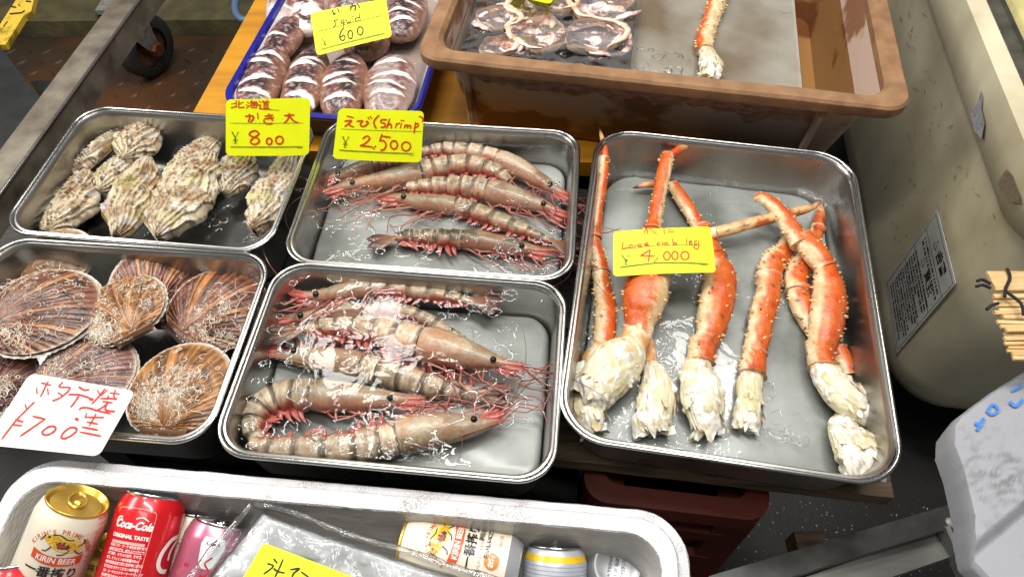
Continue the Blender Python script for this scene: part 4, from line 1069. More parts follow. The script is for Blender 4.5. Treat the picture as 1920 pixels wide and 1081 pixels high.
wh = st(wred, 16, [(448, 215), (548, 240)], [(520, 200), (440, 358)], [(395, 272), (402, 325)], [(515, 280), (522, 338)],
        [(675, 210), (640, 258), (755, 272), (655, 370), (570, 405)], [(628, 320), (665, 345)], [(850, 258), (900, 290), (955, 288)], [(742, 338), (850, 342), (955, 372)], [(850, 345), (820, 400), (765, 470)],
        [(1045, 295), (1065, 330)], [(1150, 290), (1085, 350)], [(1125, 280), (1060, 360), (990, 435)], [(1180, 320), (1275, 332)], [(1235, 290), (1215, 355)], [(1080, 380), (1250, 382)], [(1160, 350), (1155, 390)], [(1222, 355), (1232, 395)], [(1105, 412), (1200, 425)], [(1165, 420), (1090, 480), (1022, 512)], [(1150, 430), (1130, 500), (1225, 518)],
        [(858, 500), (872, 482), (950, 482), (1050, 512), (1180, 540)], [(930, 540), (915, 585)], [(915, 580), (1110, 582)], [(1030, 545), (960, 670)], [(935, 630), (1045, 652)], [(885, 685), (1045, 715)], [(865, 738), (1080, 780)],
        [(275, 445), (290, 495)], [(370, 420), (290, 500), (180, 610), (25, 810)], [(170, 608), (250, 628)], [(135, 660), (235, 668)], [(360, 570), (488, 600)], [(488, 600), (225, 780)],
        [(510, 690), (460, 735), (480, 768), (540, 760), (600, 715), (590, 680), (545, 678), (510, 692)], [(755, 690), (690, 740), (662, 790), (690, 808), (760, 780), (820, 730), (820, 700), (780, 688), (755, 692)])
wh += st(wred, 34, [(970, 386), (990, 392)], [(818, 598), (834, 606)])
card('white price card with red handwriting, leaning from the scallops onto the foam box', ZW, 5.689, [(318, 108), (1448, 302), (1050, 995), (-160, 872)], (.116, .112, .100, .100), wh, WCARD, rad=.09, bend=.001, group=None)
# ------------------------------------------------------------------ foam box with drinks
def foam_mat(name, col, dirt, scale=230):
    m = bpy.data.materials.new(name); m.use_nodes = True; nt = m.node_tree; nd = nt.nodes; ln = nt.links
    b = nd['Principled BSDF']; b.inputs['Roughness'].default_value = .6; b.inputs['Coat Weight'].default_value = .03; b.inputs['Coat Roughness'].default_value = .25
    tc = nd.new('ShaderNodeTexCoord')
    nz = nd.new('ShaderNodeTexNoise'); nz.inputs['Scale'].default_value = 60; ln.new(tc.outputs['Object'], nz.inputs['Vector'])
    vo = nd.new('ShaderNodeTexVoronoi'); vo.feature = 'DISTANCE_TO_EDGE'; vo.inputs['Scale'].default_value = scale; ln.new(tc.outputs['Object'], vo.inputs['Vector'])
    mr = nd.new('ShaderNodeMapRange'); mr.inputs[1].default_value = 0; mr.inputs[2].default_value = .11; mr.inputs[3].default_value = 1; mr.inputs[4].default_value = 0; ln.new(vo.outputs['Distance'], mr.inputs[0])
    n2 = nd.new('ShaderNodeTexNoise'); n2.inputs['Scale'].default_value = 28; n2.inputs['Detail'].default_value = 6; ln.new(tc.outputs['Object'], n2.inputs['Vector'])
    m2 = nd.new('ShaderNodeMapRange'); m2.inputs[1].default_value = .48; m2.inputs[2].default_value = .66; ln.new(n2.outputs[0], m2.inputs[0])
    mu = nd.new('ShaderNodeMath'); mu.operation = 'MULTIPLY'; ln.new(mr.outputs[0], mu.inputs[0]); ln.new(m2.outputs[0], mu.inputs[1])
    x = nd.new('ShaderNodeMix'); x.data_type = 'RGBA'; x.inputs[6].default_value = (*col, 1); x.inputs[7].default_value = (*dirt, 1); ln.new(mu.outputs[0], x.inputs[0])
    n3 = nd.new('ShaderNodeTexNoise'); n3.inputs['Scale'].default_value = 9; n3.inputs['Detail'].default_value = 6; ln.new(tc.outputs['Object'], n3.inputs['Vector'])
    m3 = nd.new('ShaderNodeMapRange'); m3.inputs[1].default_value = .5; m3.inputs[2].default_value = .8; m3.inputs[4].default_value = .16; ln.new(n3.outputs[0], m3.inputs[0])
    y = nd.new('ShaderNodeMix'); y.data_type = 'RGBA'; ln.new(m3.outputs[0], y.inputs[0]); ln.new(x.outputs[2], y.inputs[6]); y.inputs[7].default_value = (*C(176, 176, 150), 1)
    ln.new(y.outputs[2], b.inputs['Base Color'])
    bp = nd.new('ShaderNodeBump'); bp.inputs['Strength'].default_value = .45; bp.inputs['Distance'].default_value = .0012
    m4 = nd.new('ShaderNodeMapRange'); m4.inputs[2].default_value = .3; ln.new(vo.outputs['Distance'], m4.inputs[0]); ln.new(m4.outputs[0], bp.inputs['Height']); ln.new(bp.outputs[0], b.inputs['Normal'])
    return m
FOAMM = foam_mat('foam', C(214, 213, 216), C(122, 110, 92), 330)
LINER = mat('wet_shaded_foam', C(178, 175, 170), .22, nscale=22, ncol=C(146, 142, 136), namt=.9, bump=.5, bscale=130, coat=.6, crough=.15, stretch=(1, 1, 3))  # wet foam; the shade inside the box is put into the greyer colour
zf_ = .082
a, b = P(20, 842, zf_), P(1292, 952, zf_); d = b-a; yf = math.atan2(d.y, d.x)
ux, uy = V((math.cos(yf), math.sin(yf), 0)), V((-math.sin(yf), math.cos(yf), 0))
wf = d.length+.004; hf = .36; cf = a+ux*(wf/2)-uy*(hf/2-.004); FB = .30
t = thing('foam_box', 'white polystyrene box of canned drinks in front of the trays', 'foam box', (cf.x, cf.y, zf_-FB))
T = Matrix.Rotation(yf, 4, 'Z'); m = M(); z1 = FB
jf = lambda p: V((N(p, 22)*.0005+N(p, 170)*.0008, N(p, 22, 4)*.0005+N(p, 170, 4)*.0008, N(p, 40, 8)*.0005+N(p, 170, 3)*.0004))
loft(m, [(wf-.05, hf-.05, .03, 0), (wf-.012, hf-.012, .045, z1-.03), (wf-.004, hf-.004, .05, z1-.022), (wf-.008, hf-.008, .048, z1-.018), (wf-.028, hf-.028, .042, z1-.017), (wf-.032, hf-.032, .042, z1-.003), (wf-.036, hf-.036, .04, z1-.0005),
         (wf-.037, hf-.037, .038, z1), (wf-.065, hf-.065, .034, z1-.0005), (wf-.067, hf-.067, .032, z1-.003)], T, close=(True, False), n=10, sub=60, jit=jf)
m.build('foam_wall', FOAMM, t, sharp=32)
m = M()
loft(m, [(wf-.066, hf-.066, .033, z1-.002), (wf-.078, hf-.078, .032, z1-.03), (wf-.10, hf-.10, .03, z1-.15), (wf-.13, hf-.13, .03, z1-.16)], T, close=(False, True), n=10, sub=12)
m.build('box_inside', LINER, t)
# a low stand under the box (hidden crate, coloured black for the shade)
crate((cf.x, cf.y, FZ), yf, 'plastic crate under the white foam box, coloured black for the shade', .6, .28, zf_-FB-FZ-.002, RED=SHADEC)
# ------------------------------------------------------------------ cans
_tc = {}
def glyphs(s, size, bold=0, shear=0, align='CENTER', space=1):
    key = (s, size, bold, shear, align, space)
    if key in _tc: return _tc[key]
    cu = bpy.data.curves.new('t', 'FONT'); cu.body = s; cu.size = size; cu.align_x = align; cu.align_y = 'CENTER'; cu.resolution_u = 3; cu.offset = bold; cu.shear = shear; cu.space_character = space
    o = bpy.data.objects.new('t', cu); COL.objects.link(o)
    dg = bpy.context.evaluated_depsgraph_get(); me = bpy.data.meshes.new_from_object(o.evaluated_get(dg))
    r = ([tuple(v.co)[:2] for v in me.vertices], [tuple(p.vertices) for p in me.polygons])
    bpy.data.objects.remove(o); bpy.data.curves.remove(cu); bpy.data.meshes.remove(me); _tc[key] = r
    return r
class Decal:
    """flat shapes (metres) that wrap are bent onto a surface by fn(u, v, lift)"""
    def __init__(s, fn, lim=.005): s.m = M(); s.fn = fn; s.k = 0; s.lim = lim
    def tris(s, vs, fs, c):
        s.k += 1; o = .00015+.00002*min(s.k, 80)
        todo = []
        for f in fs:
            for i in range(1, len(f)-1): todo.append((vs[f[0]], vs[f[i]], vs[f[i+1]]))
        while todo:
            q = todo.pop()
            e = [(math.hypot(q[i][0]-q[(i+1) % 3][0], q[i][1]-q[(i+1) % 3][1]), i) for i in range(3)]
            L, i = max(e)
            if L > s.lim:
                a, b, c2 = q[i], q[(i+1) % 3], q[(i+2) % 3]; mm = ((a[0]+b[0])/2, (a[1]+b[1])/2); todo += [(a, mm, c2), (mm, b, c2)]
            else:
                s.m.face(*[s.m.vert(s.fn(x, y, o), c) for x, y in q])
    def poly(s, pts, c):
        s.tris(pts, [tuple(f) for f in tessellate_polygon([[V((x, y, 0)) for x, y in pts]])], c)
    def rect(s, x0, y0, x1, y1, c): s.tris([(x0, y0), (x1, y0), (x1, y1), (x0, y1)], [(0, 1, 2, 3)], c)
    def ell(s, cx, cy, rx, ry, c, rot=0, n=22):
        s.poly([(cx+math.cos(a)*rx*math.cos(rot)-math.sin(a)*ry*math.sin(rot), cy+math.cos(a)*rx*math.sin(rot)+math.sin(a)*ry*math.cos(rot)) for a in [2*PI*i/n for i in range(n)]], c)
    def line(s, pts, w, c, sm=True):
        if sm and len(pts) > 2: pts = spline(pts, len(pts)*5)
        L, R = [], []
        for i, p in enumerate(pts):
            a, b = pts[max(i-1, 0)], pts[min(i+1, len(pts)-1)]; l = math.hypot(b[0]-a[0], b[1]-a[1]) or 1; nx, ny = -(b[1]-a[1])/l*w/2, (b[0]-a[0])/l*w/2
            L.append((p[0]+nx, p[1]+ny)); R.append((p[0]-nx, p[1]-ny))
        n = len(L); s.tris(L+R, [(i, i+1, n+i+1, n+i) for i in range(n-1)], c)
    def text(s, t, x, y, size, c, bold=0, shear=0, rot=0, sx=1, align='CENTER', space=1):
        vs, fs = glyphs(t, size, bold, shear, align, space); cs, sn = math.cos(rot), math.sin(rot)
        s.tris([(x+(a*sx)*cs-b*sn, y+(a*sx)*sn+b*cs) for a, b in vs], fs, c)
    def arctext(s, t, cx, cy, r, a0, a1, size, c, bold=0):
        n = len(t)
        for i, ch in enumerate(t):
            a = a0+(a1-a0)*i/(n-1)
            if ch != ' ': s.text(ch, cx+r*math.cos(a), cy+r*math.sin(a), size, c, bold, 0, a-PI/2)
def axis_from(px, py, z, dx, dy, elev):
    Tp = P(px, py, z); best = None
    def proj(p):
        d = p-CAMP; k = d.dot(FWD); return 960+d.dot(RIGHT)/k*F, 540.5-d.dot(UP)/k*F
    for i in range(720):
        ph = 2*PI*i/720; a = V((math.cos(elev)*math.sin(ph), math.cos(elev)*math.cos(ph), math.sin(elev)))
        x, y = proj(Tp-a*.05); vx, vy = x-px, y-py; l = math.hypot(vx, vy) or 1; sc = (vx*dx+vy*dy)/l/math.hypot(dx, dy)
        if best is None or sc > best[0]: best = (sc, a)
    return Tp, best[1]
ALU = mat('can_aluminium', C(206, 206, 208), .22, 1, nscale=60, ncol=C(160, 160, 162), namt=.4)
BASEM = mat('can_base', C(200, 202, 206), .38, .55, nscale=60, ncol=C(160, 162, 166), namt=.4)
GOLD = mat('gold_lid', C(226, 190, 92), .3, .75, nscale=60, ncol=C(180, 140, 50), namt=.4)
PRINT = mat('can_print', vc=True, rough=.35, coat=.3)
def can(label, px, py, z, dx, dy, elev, body, lid, deco, roll=0, flip=False, hgt=.122, rb=.0331, band=None, tab=True, bodymat=None):
    Tp, ax = axis_from(px, py, z, dx, dy, math.radians(elev))
    base = Tp-ax*hgt
    fc = (CAMP-(Tp+base)/2); fc = (fc-ax*fc.dot(ax)).normalized()
    fc = Matrix.Rotation(roll, 3, ax) @ fc
    zx, yx = ax, -fc
    if flip: zx = -ax; base = Tp
    xx = yx.cross(zx)
    Rm = Matrix((xx, yx, zx)).transposed().to_4x4(); Rm.translation = base
    t = thing('drink_can', label, 'can', tuple(base), 'cans in the foam box')
    prof = [(.0, .006), (.012, .0055), (.020, .002), (.0225, 0), (.0245, .0005), (.027, .004), (.031, .009), (rb, .013)]
    prof2 = [(rb, hgt-.017), (rb-.0008, hgt-.014), (.0300, hgt-.006), (.0278, hgt-.0025), (.0275, hgt-.002)]
    bm_ = bodymat or PRINT
    m = M(); rows = []
    allp = prof+[(rb, .013+(hgt-.030)*i/6) for i in range(1, 6)]+prof2
    for r, zz in allp:
        silver = zz < .0125
        rows.append([(Rm@V((r*math.cos(2*PI*j/64), r*math.sin(2*PI*j/64), zz)), body) for j in range(64)])
    lo = 7
    m.grid(rows[lo:], True)
    ob = keep(m.build('can_body', bm_), t)
    m = M(); ix = m.grid(rows[:lo+1], True); keep(m.build('can_base', BASEM), t)
    m = M(); rows = []
    for r, zz in [(.0275, hgt-.003), (.0286, hgt-.0015), (.0288, hgt), (.0282, hgt+.0006), (.0272, hgt), (.0262, hgt-.005), (.0245, hgt-.0065), (.0232, hgt-.004), (.012, hgt-.0038), (.0, hgt-.0038)]:
        rows.append([(Rm@V((r*math.cos(2*PI*j/56), r*math.sin(2*PI*j/56), zz)), (.5, .5, .5)) for j in range(56)])
    m.grid(rows, True); lo_ = keep(m.build('lid', lid), t)
    if tab:
        m = M(); pts = []
        for k in range(25):
            a = 2*PI*k/24; pts.append(Rm@V((.0078*math.cos(a), .003+.0125*math.sin(a), hgt-.0016)))
        m.sweep(pts, [.0013]*25, 6, cap=False)
        m.ball(Rm@V((0, -.002, hgt-.0022)), .004, .004, .0012, 10, 6)
        keep(m.build('pull_tab', lid), lo_)
    def fn(u, v, o):
        th = u/rb; r = rb+o
        if v > hgt-.017:
            for (ra, za), (rc, zc_) in zip(prof2, prof2[1:]):
                if za <= v <= zc_: r = ra+(rc-ra)*(v-za)/(zc_-za)+o
        return Rm@V((r*math.sin(th), -r*math.cos(th), v))
    if deco:
        D = Decal(fn); deco(D); keep(D.m.build('can_lettering', PRINT, smooth=False), t)
    return t, Rm
ORG, BRW, BLK, YEL, WHT, REDC = C(196, 104, 44), C(204, 80, 36), C(24, 22, 24), C(226, 178, 40), C(238, 236, 230), C(214, 16, 28)
def deco_beer(D, up=.017):
    fn0 = D.fn; D.fn = lambda u, v, o: fn0(u, v+up, o)
    D.arctext("KIRIN'S PRIME BREW", 0, .062, .0265, 2.85, .30, .0062, ORG, .0001)
    # running beast emblem in a yellow oval
    cy = .076
    D.ell(.002, cy+.001, .0165, .0085, C(226, 196, 96), -.2)
    D.poly([(-.017, cy+.002), (-.012, cy+.008), (-.005, cy+.0075), (.002, cy+.004), (.010, cy+.003), (.016, cy-.003), (.012, cy-.006), (.004, cy-.005), (-.004, cy-.006), (-.010, cy-.003)], C(214, 160, 34))
    D.poly([(-.006, cy+.002), (.002, cy+.003), (.009, cy-.001), (.006, cy-.005), (-.002, cy-.005)], C(70, 54, 70))
    D.ell(.000, cy-.001, .0035, .0025, C(168, 62, 60)); D.ell(-.0125, cy+.005, .0012, .0012, BLK)
    for pts in ([(-.016, cy+.006), (-.018, cy+.001), (-.0195, cy-.001)], [(-.008, cy-.004), (-.011, cy-.009), (-.0145, cy-.010)], [(.008, cy-.005), (.004, cy-.010), (-.001, cy-.011)], [(.012, cy-.005), (.017, cy-.009), (.021, cy-.008)], [(.014, cy-.001), (.019, cy+.003), (.017, cy+.007)], [(-.010, cy+.008), (-.004, cy+.0095), (.003, cy+.006), (.009, cy+.006)]):
        D.line(pts, .0011, BLK)
    D.poly([(-.022, .056), (-.011, .0535), (0, .0527), (.011, .0535), (.022, .056), (.0225, .0655), (.011, .063), (0, .0622), (-.011, .063), (-.0225, .0655)], BRW)
    D.text('KIRIN BEER', 0, .0582, .0082, WHT, .00015, sx=.86)
    D.text('一番搾り', .0, .0445, .0120, BLK, .0003)
    D.text('おいしいところだけ搾りました。', 0, .034, .0036, BLK)
    for k in range(7): D.text('生ビール 非熱処理 麦芽・ホップ'[k:k+9], .038, .088-k*.0055, .003, ORG)
    for k in range(16): D.text('KIRIN BEER 一番搾り アルコール分5%', .052, .10-k*.005, .0028, C(180, 120, 70))
beerc = C(224, 214, 194)
can('standing white beer can with its gold lid up, at the left', 146, 937, .098, -62, 146, 37, beerc, GOLD, lambda D: deco_beer(D, .018), roll=math.radians(4))
def deco_cola(D):
    W = WHT; fn0 = D.fn; D.fn = lambda u, v, o: fn0(u, v+.040, o)
    D.line([(-.024, .108), (-.022, .113), (-.003, .1145), (.013, .113), (.0155, .107)], .0007, C(240, 150, 140), True)
    D.line([(.0155, .108), (.0155, .02)], .0007, C(240, 150, 140), False)
    # flowing script
    D.text('Coca-Cola', -.004, .0985, .0105, W, .00035, .35, 0, .84)
    D.line([(-.0225, .099), (-.021, .104), (-.0165, .1045)], .0013, W); D.line([(-.002, .105), (.004, .1068), (.010, .104)], .0010, W)
    D.text('ORIGINAL TASTE', -.004, .0875, .0048, W, .0002)
    pk = C(250, 214, 210)
    D.rect(-.021, .0805, .0125, .083, C(236, 170, 165))
    rows = ['●品名:コカ・コーラ ●名称:炭酸飲料', '●原材料名:糖類、果糖ぶどう糖液糖、', '砂糖/炭酸、カラメル色素、酸味料、', '香料、カフェイン●内容量:500ml', '●賞味期限:缶底下部に記載●保存方法', '直射日光をさけてください●製造者', 'コカ・コーラカスタマーマーケティング', '東京都港区六本木6-2-31 国産', '栄養成分表示(100ml当たり)', 'エネルギー45kcal たんぱく質・脂質', '0g、炭水化物11.3g、食塩相当量0g', '0120-308509']
    for i, rw in enumerate(rows): D.text(rw, -.0215, .0785-.0040*i, .0030, pk, .00008, align='LEFT', sx=.74)
    D.line([(-.0215, .0735), (.0115, .0735), (.0115, .0475)], .0004, pk, False)
    D.rect(-.003, .004, .0115, .031, W)
    rd = random.Random(3); y = .0065
    while y < .0295:
        h = rd.choice((.0004, .0007, .0011)); D.rect(-.0015, y, .0075, y+h, BLK); y += h+rd.choice((.0004, .0007))
    D.text('5000055', .0096, .018, .0034, BLK, 0, 0, PI/2)
    D.line([(-.0115, .021), (-.0085, .0265), (-.0055, .021), (-.0115, .021)], .0006, pk, False); D.text('アルミ', -.0085, .0188, .002, pk)
    D.ell(-.014, .010, .004, .004, pk); D.ell(-.014, .010, .0034, .0034, REDC)
    # the big script initial further round the can
    D.line([(.0475, .092), (.038, .0885), (.031, .077), (.030, .066), (.035, .0595), (.043, .0585)], .0042, W); D.line([(.041, .069), (.041, .078), (.047, .088)], .0026, W)
can('tall red cola can lying back against the box wall', 293, 926, .066, -45, 150, 19, REDC, ALU, deco_cola, hgt=.168, roll=math.radians(-16), bodymat=mat('cola_paint', REDC, .3, .15, nscale=8, ncol=C(190, 10, 20), namt=.4, coat=.5))
can('white beer can wedged behind the red cola can', 372, 958, .020, -35, 150, 24, beerc, ALU, deco_beer, roll=math.radians(18))
def deco_pink(D):
    D.poly([(-.011, .103), (-.009, .110), (.011, .110), (.013, .103), (.010, .086), (.004, .080), (-.003, .080), (-.008, .086)], C(222, 226, 228)); D.text('KARA', .0, .1045, .0055, BLK, .0001, .2)
    D.text('\u201c', -.019, .076, .014, C(190, 20, 60), .0004); D.line([(.0, .074), (-.004, .06), (-.007, .048)], .004, C(216, 22, 40)); D.line([(.004, .092), (-.001, .085), (.005, .078), (.0, .070), (.006, .062)], .0016, C(206, 40, 50))
    for k in range(4): D.text('アセロラドリンク'[k:k+5], .008, .046-.008*k, .0052, C(200, 40, 60))
can('pink and silver can beside the clear ice pack', 418, 976, .038, -48, 140, 22, C(206, 120, 142), ALU, deco_pink, roll=math.radians(-4), bodymat=mat('pink_can', C(216, 120, 148), .28, .6, nscale=14, ncol=C(190, 186, 196), namt=.9, nlo=.4, nhi=.6))
def deco_yel(D):
    for k in range(9): D.text('一番搾り生ビール', 0, .112-k*.010, .0075, [BLK, ORG, C(120, 90, 20)][k % 3], .0001)
can('yellowish can deep between the standing beer can and the red can', 200, 1022, -.012, -30, 150, 40, C(224, 196, 96), GOLD, deco_yel)
can('red can at the bottom left corner of the photo', 30, 1066, .062, -10, 150, 14, REDC, ALU, None, bodymat=bpy.data.materials['cola_paint'])
def deco_beer2(D):
    deco_beer(D, .006)
    D.text('特別な日に', .018, .036, .005, BLK, .0001, 0, 0, 1); D.text('おいしいに決まってます。', .02, .028, .0052, BLK, .0002)
    D.ell(-.012, .022, .0075, .0075, C(218, 124, 40)); D.text('お酒', -.012, .022, .0062, WHT, .0002, 0, 0); D.text('ALC.5%', .010, .0165, .0042, ORG)
can('white beer can lying on its side, emblem up, at the right', 756, 1020, .040, 200, 42, 2, beerc, GOLD, deco_beer2, roll=math.radians(24))
def deco_sil(D):
    D.rect(-.05, .1085, .05, .1145, C(232, 190, 30))
    for k in range(4): D.rect(-.05, .1045-.004*k, .05, .1052-.004*k, C(150, 156, 170))
    rd = random.Random(4)
    for i in range(26):
        for j in range(8):
            if rd.random() < .55: D.rect(-.011+i*.00085, .070+j*.0026, -.0104+i*.00085, .072+j*.0026, C(34, 34, 60))
    D.ell(.001, .062, .009, .006, C(130, 24, 60)); D.line([(.016, .078), (.020, .070), (.022, .06)], .003, C(30, 70, 60)); D.line([(-.017, .08), (-.019, .07)], .002, C(190, 90, 40))
can('silver can with a yellow neck band', 1042, 1020, .030, -6, 150, 24, C(196, 200, 208), ALU, deco_sil, bodymat=mat('silver_can', C(206, 210, 216), .3, .25, nscale=12, ncol=C(150, 156, 172), namt=.7))
tcan, Rb = can('upside-down silver can with a date printed on its base', 1158, 1060, .028, 10, -60, 74, C(206, 208, 212), ALU, None, flip=True, tab=False, bodymat=bpy.data.materials['silver_can'])
D = Decal(lambda u, v, o: Rb@V((-u, v, max(.0004, .006-.0005*math.hypot(u, v)/.012-.0038*sst(.011, .021, math.hypot(u, v)))-o)))
for s, y, z in (('+B/1656C', .006, .0055), ('賞味期限 2024.04', -.001, .0042), ('製造所固有記号', -.0075, .0036)): D.text(s, 0, y, z, C(50, 50, 54), .00005)
# the print must read upright for someone at the camera
keep(D.m.build('can_lettering', PRINT, smooth=False), tcan)
# ------------------------------------------------------------------ clear ice pack with its card
A_, B2, C2 = P(478, 948, .070), P(930, 1100, .070), P(345, 1110, .060)
e1 = (B2-A_); e2 = (C2-A_); nz = e1.cross(e2).normalized(); nz = nz if nz.z > 0 else -nz
t = thing('ice_pack', 'clear plastic pack of cloudy ice with a yellow card on it', 'ice pack', tuple(A_-nz*.05))
PLASTIC = mat_clear('clear_plastic', (.985, .99, .99), .8, 34, dist=.006, gloss=1.3, ior=1.45, milk=.04)
CLOUD = mat('pack_ice', C(204, 206, 208), .3, nscale=12, ncol=C(156, 158, 160), namt=.9, bump=.4, bscale=40, coat=.5)
def packp(u, v, h, k=0): return A_+e1*u+e2*v+nz*h
def shellrows(h0, amp, mg):
    rows = []
    for i in range(37):
        u = i/36; row = []
        for j in range(37):
            v = j/36; e = min(u, v, 1-u, 1-v)
            h = h0*sst(0, .10, e)-.012*(1-sst(0, .04, e)); p = packp(mg+u*(1-2*mg), mg+v*(1-2*mg), 0)
            h += amp*(FR(p, 22, 3)+.6*abs(N(p, 45, 9)))
            row.append((p+nz*h, (.5, .5, .5)))
        rows.append(row)
    return rows
m = M(); m.grid(shellrows(.010, .004, 0)); keep(m.build('plastic_film', PLASTIC), t)
m = M(); m.grid(shellrows(.002, .003, .03)); keep(m.build('cloudy_ice', CLOUD), t)
for (p, q) in (((0, 0), (1, 0)), ((0, 0), (0, 1))):        # folded welded edges
    m = M(); pts = []
    for k in range(40):
        f = k/39; b = packp(p[0]+(q[0]-p[0])*f, p[1]+(q[1]-p[1])*f, 0); pts.append(b+nz*(.004*N(b, 30)+.003)-(e2 if q[0] else e1).normalized()*(.004+.004*N(b, 22, 5)))
    m.sweep(pts, [.0035+.0015*N(x, 60) for x in pts], 8, squash=.5); keep(m.build('welded_edge', PLASTIC), t)
ice = st(B_, 11, [(440, 835), (452, 850), (462, 862)], [(505, 840), (480, 900), (450, 960)], [(395, 868), (436, 884), (405, 915), (368, 940)], [(440, 905), (470, 925), (515, 935)], [(560, 912), (625, 905), (582, 940), (572, 975)], [(640, 930), (690, 965)], [(600, 1000), (660, 1030)])
cA = [(362, 716), (1130, 1010), (1020, 1190), (160, 1060)]
def hz(x, y):
    d = ray(*ZI(x, y)); q = A_+nz*.021; k = (q-CAMP).dot(nz)/d.dot(nz); return (CAMP+d*k).z
card('yellow card with black writing on the ice pack', ZI, 3.84, cA, [hz(*c_) for c_ in cA], ice, CARDY, bend=.002)
# ------------------------------------------------------------------ cut shellfish in a clear tray in the tub
Z9 = ZM(760, 0, 3.604)
CLEAR2 = mat_clear('clear_tray', (.97, .98, .98), .2, 20, ior=1.5, gloss=1.3)
tq = [P(897, -40, ZTI+.03), P(1205, -20, ZTI+.03), P(1172, 138, ZTI+.03), P(868, 108, ZTI+.03)]
cc = sum(tq, V())/4; w_ = ((tq[1]-tq[0]).length+(tq[2]-tq[3]).length)/2; h_ = (tq[0]-tq[3]).length; ya = math.atan2((tq[2]-tq[3]).y, (tq[2]-tq[3]).x)
t = thing('clear_tray', 'clear plastic tray of cut shellfish inside the brown tub', 'tray', (cc.x, cc.y, ZTI+.002))
T = Matrix.Rotation(ya, 4, 'Z'); m = M()
loft(m, [(w_+.012, h_+.012, .014, .031), (w_, h_, .012, .031), (w_-.010, h_-.010, .010, .004), (w_-.022, h_-.022, .01, .001)], T, close=(False, True))
m.build('tray_shell', CLEAR2, t)
m = M(); loft(m, [(w_+.016, h_+.016, .015, .029), (w_+.016, h_+.016, .015, .0325), (w_+.004, h_+.004, .012, .0325)], T, close=(False, False)); m.build('tray_lip', CLEAR2, t)
m = M()
rows = []
for i in range(41):
    u = -.5+i/40; rows.append([(T@V((u*w_, (-.5+j/40)*h_, .030+.006*FR((u, j/40, 0), 9, 2)-.004)), (.5, .5, .5)) for j in range(41)])
m.grid(rows); m.build('cling_film', mat_clear('cling_film', (.99, .99, .99), .3, 40, ior=1.3, gloss=.8), t)
SHF = mat('shellfish_flesh', vc=True, rough=.3, coat=.7, crough=.08, bump=.4, bscale=120, sss=.1)
def cup(label, x, y, r, seed, rot, open_=.9):
    c = P(*Z9(x, y), ZTI+.010); s = S(*Z9(x, y), ZTI)/3.604; R0 = r*s; m = M(); rows = []
    for i in range(19):
        f = i/18; row = []
        for j in range(60):
            a = 2*PI*j/60; k = 1+.34*N((math.cos(a)*1.2, math.sin(a)*1.2, seed*1.3), 1)+.04*N((a*4, f, seed), 1)
            rr_ = R0*k*f**.7; zz = .024*f**2.4-.004; lip = sst(.82, .95, f)
            if f > .9: rr_ *= 1-.10*(f-.9)/.1; zz += .002
            x_, y_ = math.cos(a+rot)*rr_, math.sin(a+rot)*rr_*open_
            g = FR((x_, y_, seed), 60, seed)
            col = mix(C(214, 200, 198), C(234, 206, 194), sst(-.1, .4, g)); col = mix(col, C(204, 138, 98), sst(.1, .5, N((x_, y_, seed), 36, 5)+.25*lip)*.8)
            col = mix(col, C(100, 80, 74), sst(.3, .5, FR((x_, y_, seed), 95, 6))*.7*(1-lip)); col = mix(col, C(230, 208, 176), lip*.75)
            row.append((c+V((x_, y_, zz+.002*g)), col))
        rows.append(row)
    m.grid(rows, True)
    edge = [r for r in rows[-1]]; i0 = (seed*17) % 60; rim = [V(edge[(i0+k) % 60][0])+V((0, 0, .001+.002*N((k*.2, seed, 0), 1))) for k in range(27)]
    m.sweep(rim, [.0008+.0038*math.sin(PI*k/26)*(1+.6*N((k*.3, seed, 2), 1)) for k in range(27)], 8, lambda tt, a, p: mix(C(214, 196, 172), C(204, 146, 110), sst(.0, .6, FR(p, 60, seed))), .7)
    rq = random.Random(seed)
    for q in range(3):                         # curled strips of flesh lying over it
        a0 = rq.uniform(0, 6.28); sp_ = rq.uniform(1.6, 3.6); r1 = R0*rq.uniform(.45, .95); cc_ = c+V((rq.uniform(-.4, .4)*R0, rq.uniform(-.3, .3)*R0, .012+.003*q)); pts = []
        for k in range(24):
            a = a0+sp_*k/23; pts.append(cc_+V((math.cos(a)*r1, math.sin(a)*r1*.8, .004*math.sin(k*.35+q)+.002*N((k*.4, q, seed), 1))))
        g0 = rq.random(); wr_ = rq.uniform(.003, .006)
        m.sweep(pts, [wr_*(.35+.65*math.sin(PI*(k+.5)/24))*(1+.3*N((k*.5, seed, q), 1)) for k in range(24)], 10, lambda tt, a, p, g0=g0: mix(mix(C(222, 204, 208), C(226, 190, 174), g0), mix(C(206, 130, 92), C(180, 150, 160), g0), sst(0, .5, FR(p, 70, seed+q))*.8), .55)
    tag(m.build('cut_shellfish', SHF), label, 'shellfish', 'cut shellfish in the clear tray')
for i, (x, y, r, l) in enumerate([(630, 190, 130, 'pale cut shellfish half at the left side of the clear tray'), (905, 290, 170, 'cut shellfish half with an orange lip in the tray middle, by the tub rim'), (1270, 320, 175, 'cut shellfish half with a wide cream lip at the front right corner'),
        (1310, 110, 180, 'pinkish cut shellfish half at the back right of the clear tray'), (1010, 70, 150, 'cut shellfish half directly under the cut-off yellow card'), (830, 110, 130, 'orange tinted cut shellfish piece in the back middle of the clear tray'), (640, 380, 110, 'cut shellfish half partly behind the tub rim at left')]):
    cup(l, x, y, r*1.22, 70+i, i*1.3, .85+.1*(i % 2))
card('yellow card cut off by the top edge of the photo', ZM(0, 0, 1), 1, [(968, -75), (1048, -66), (1034, 9), (966, -2)], (ZTI+.05,)*4, st(B_, 3, [(985, -40), (1010, -38)]), CARDY)
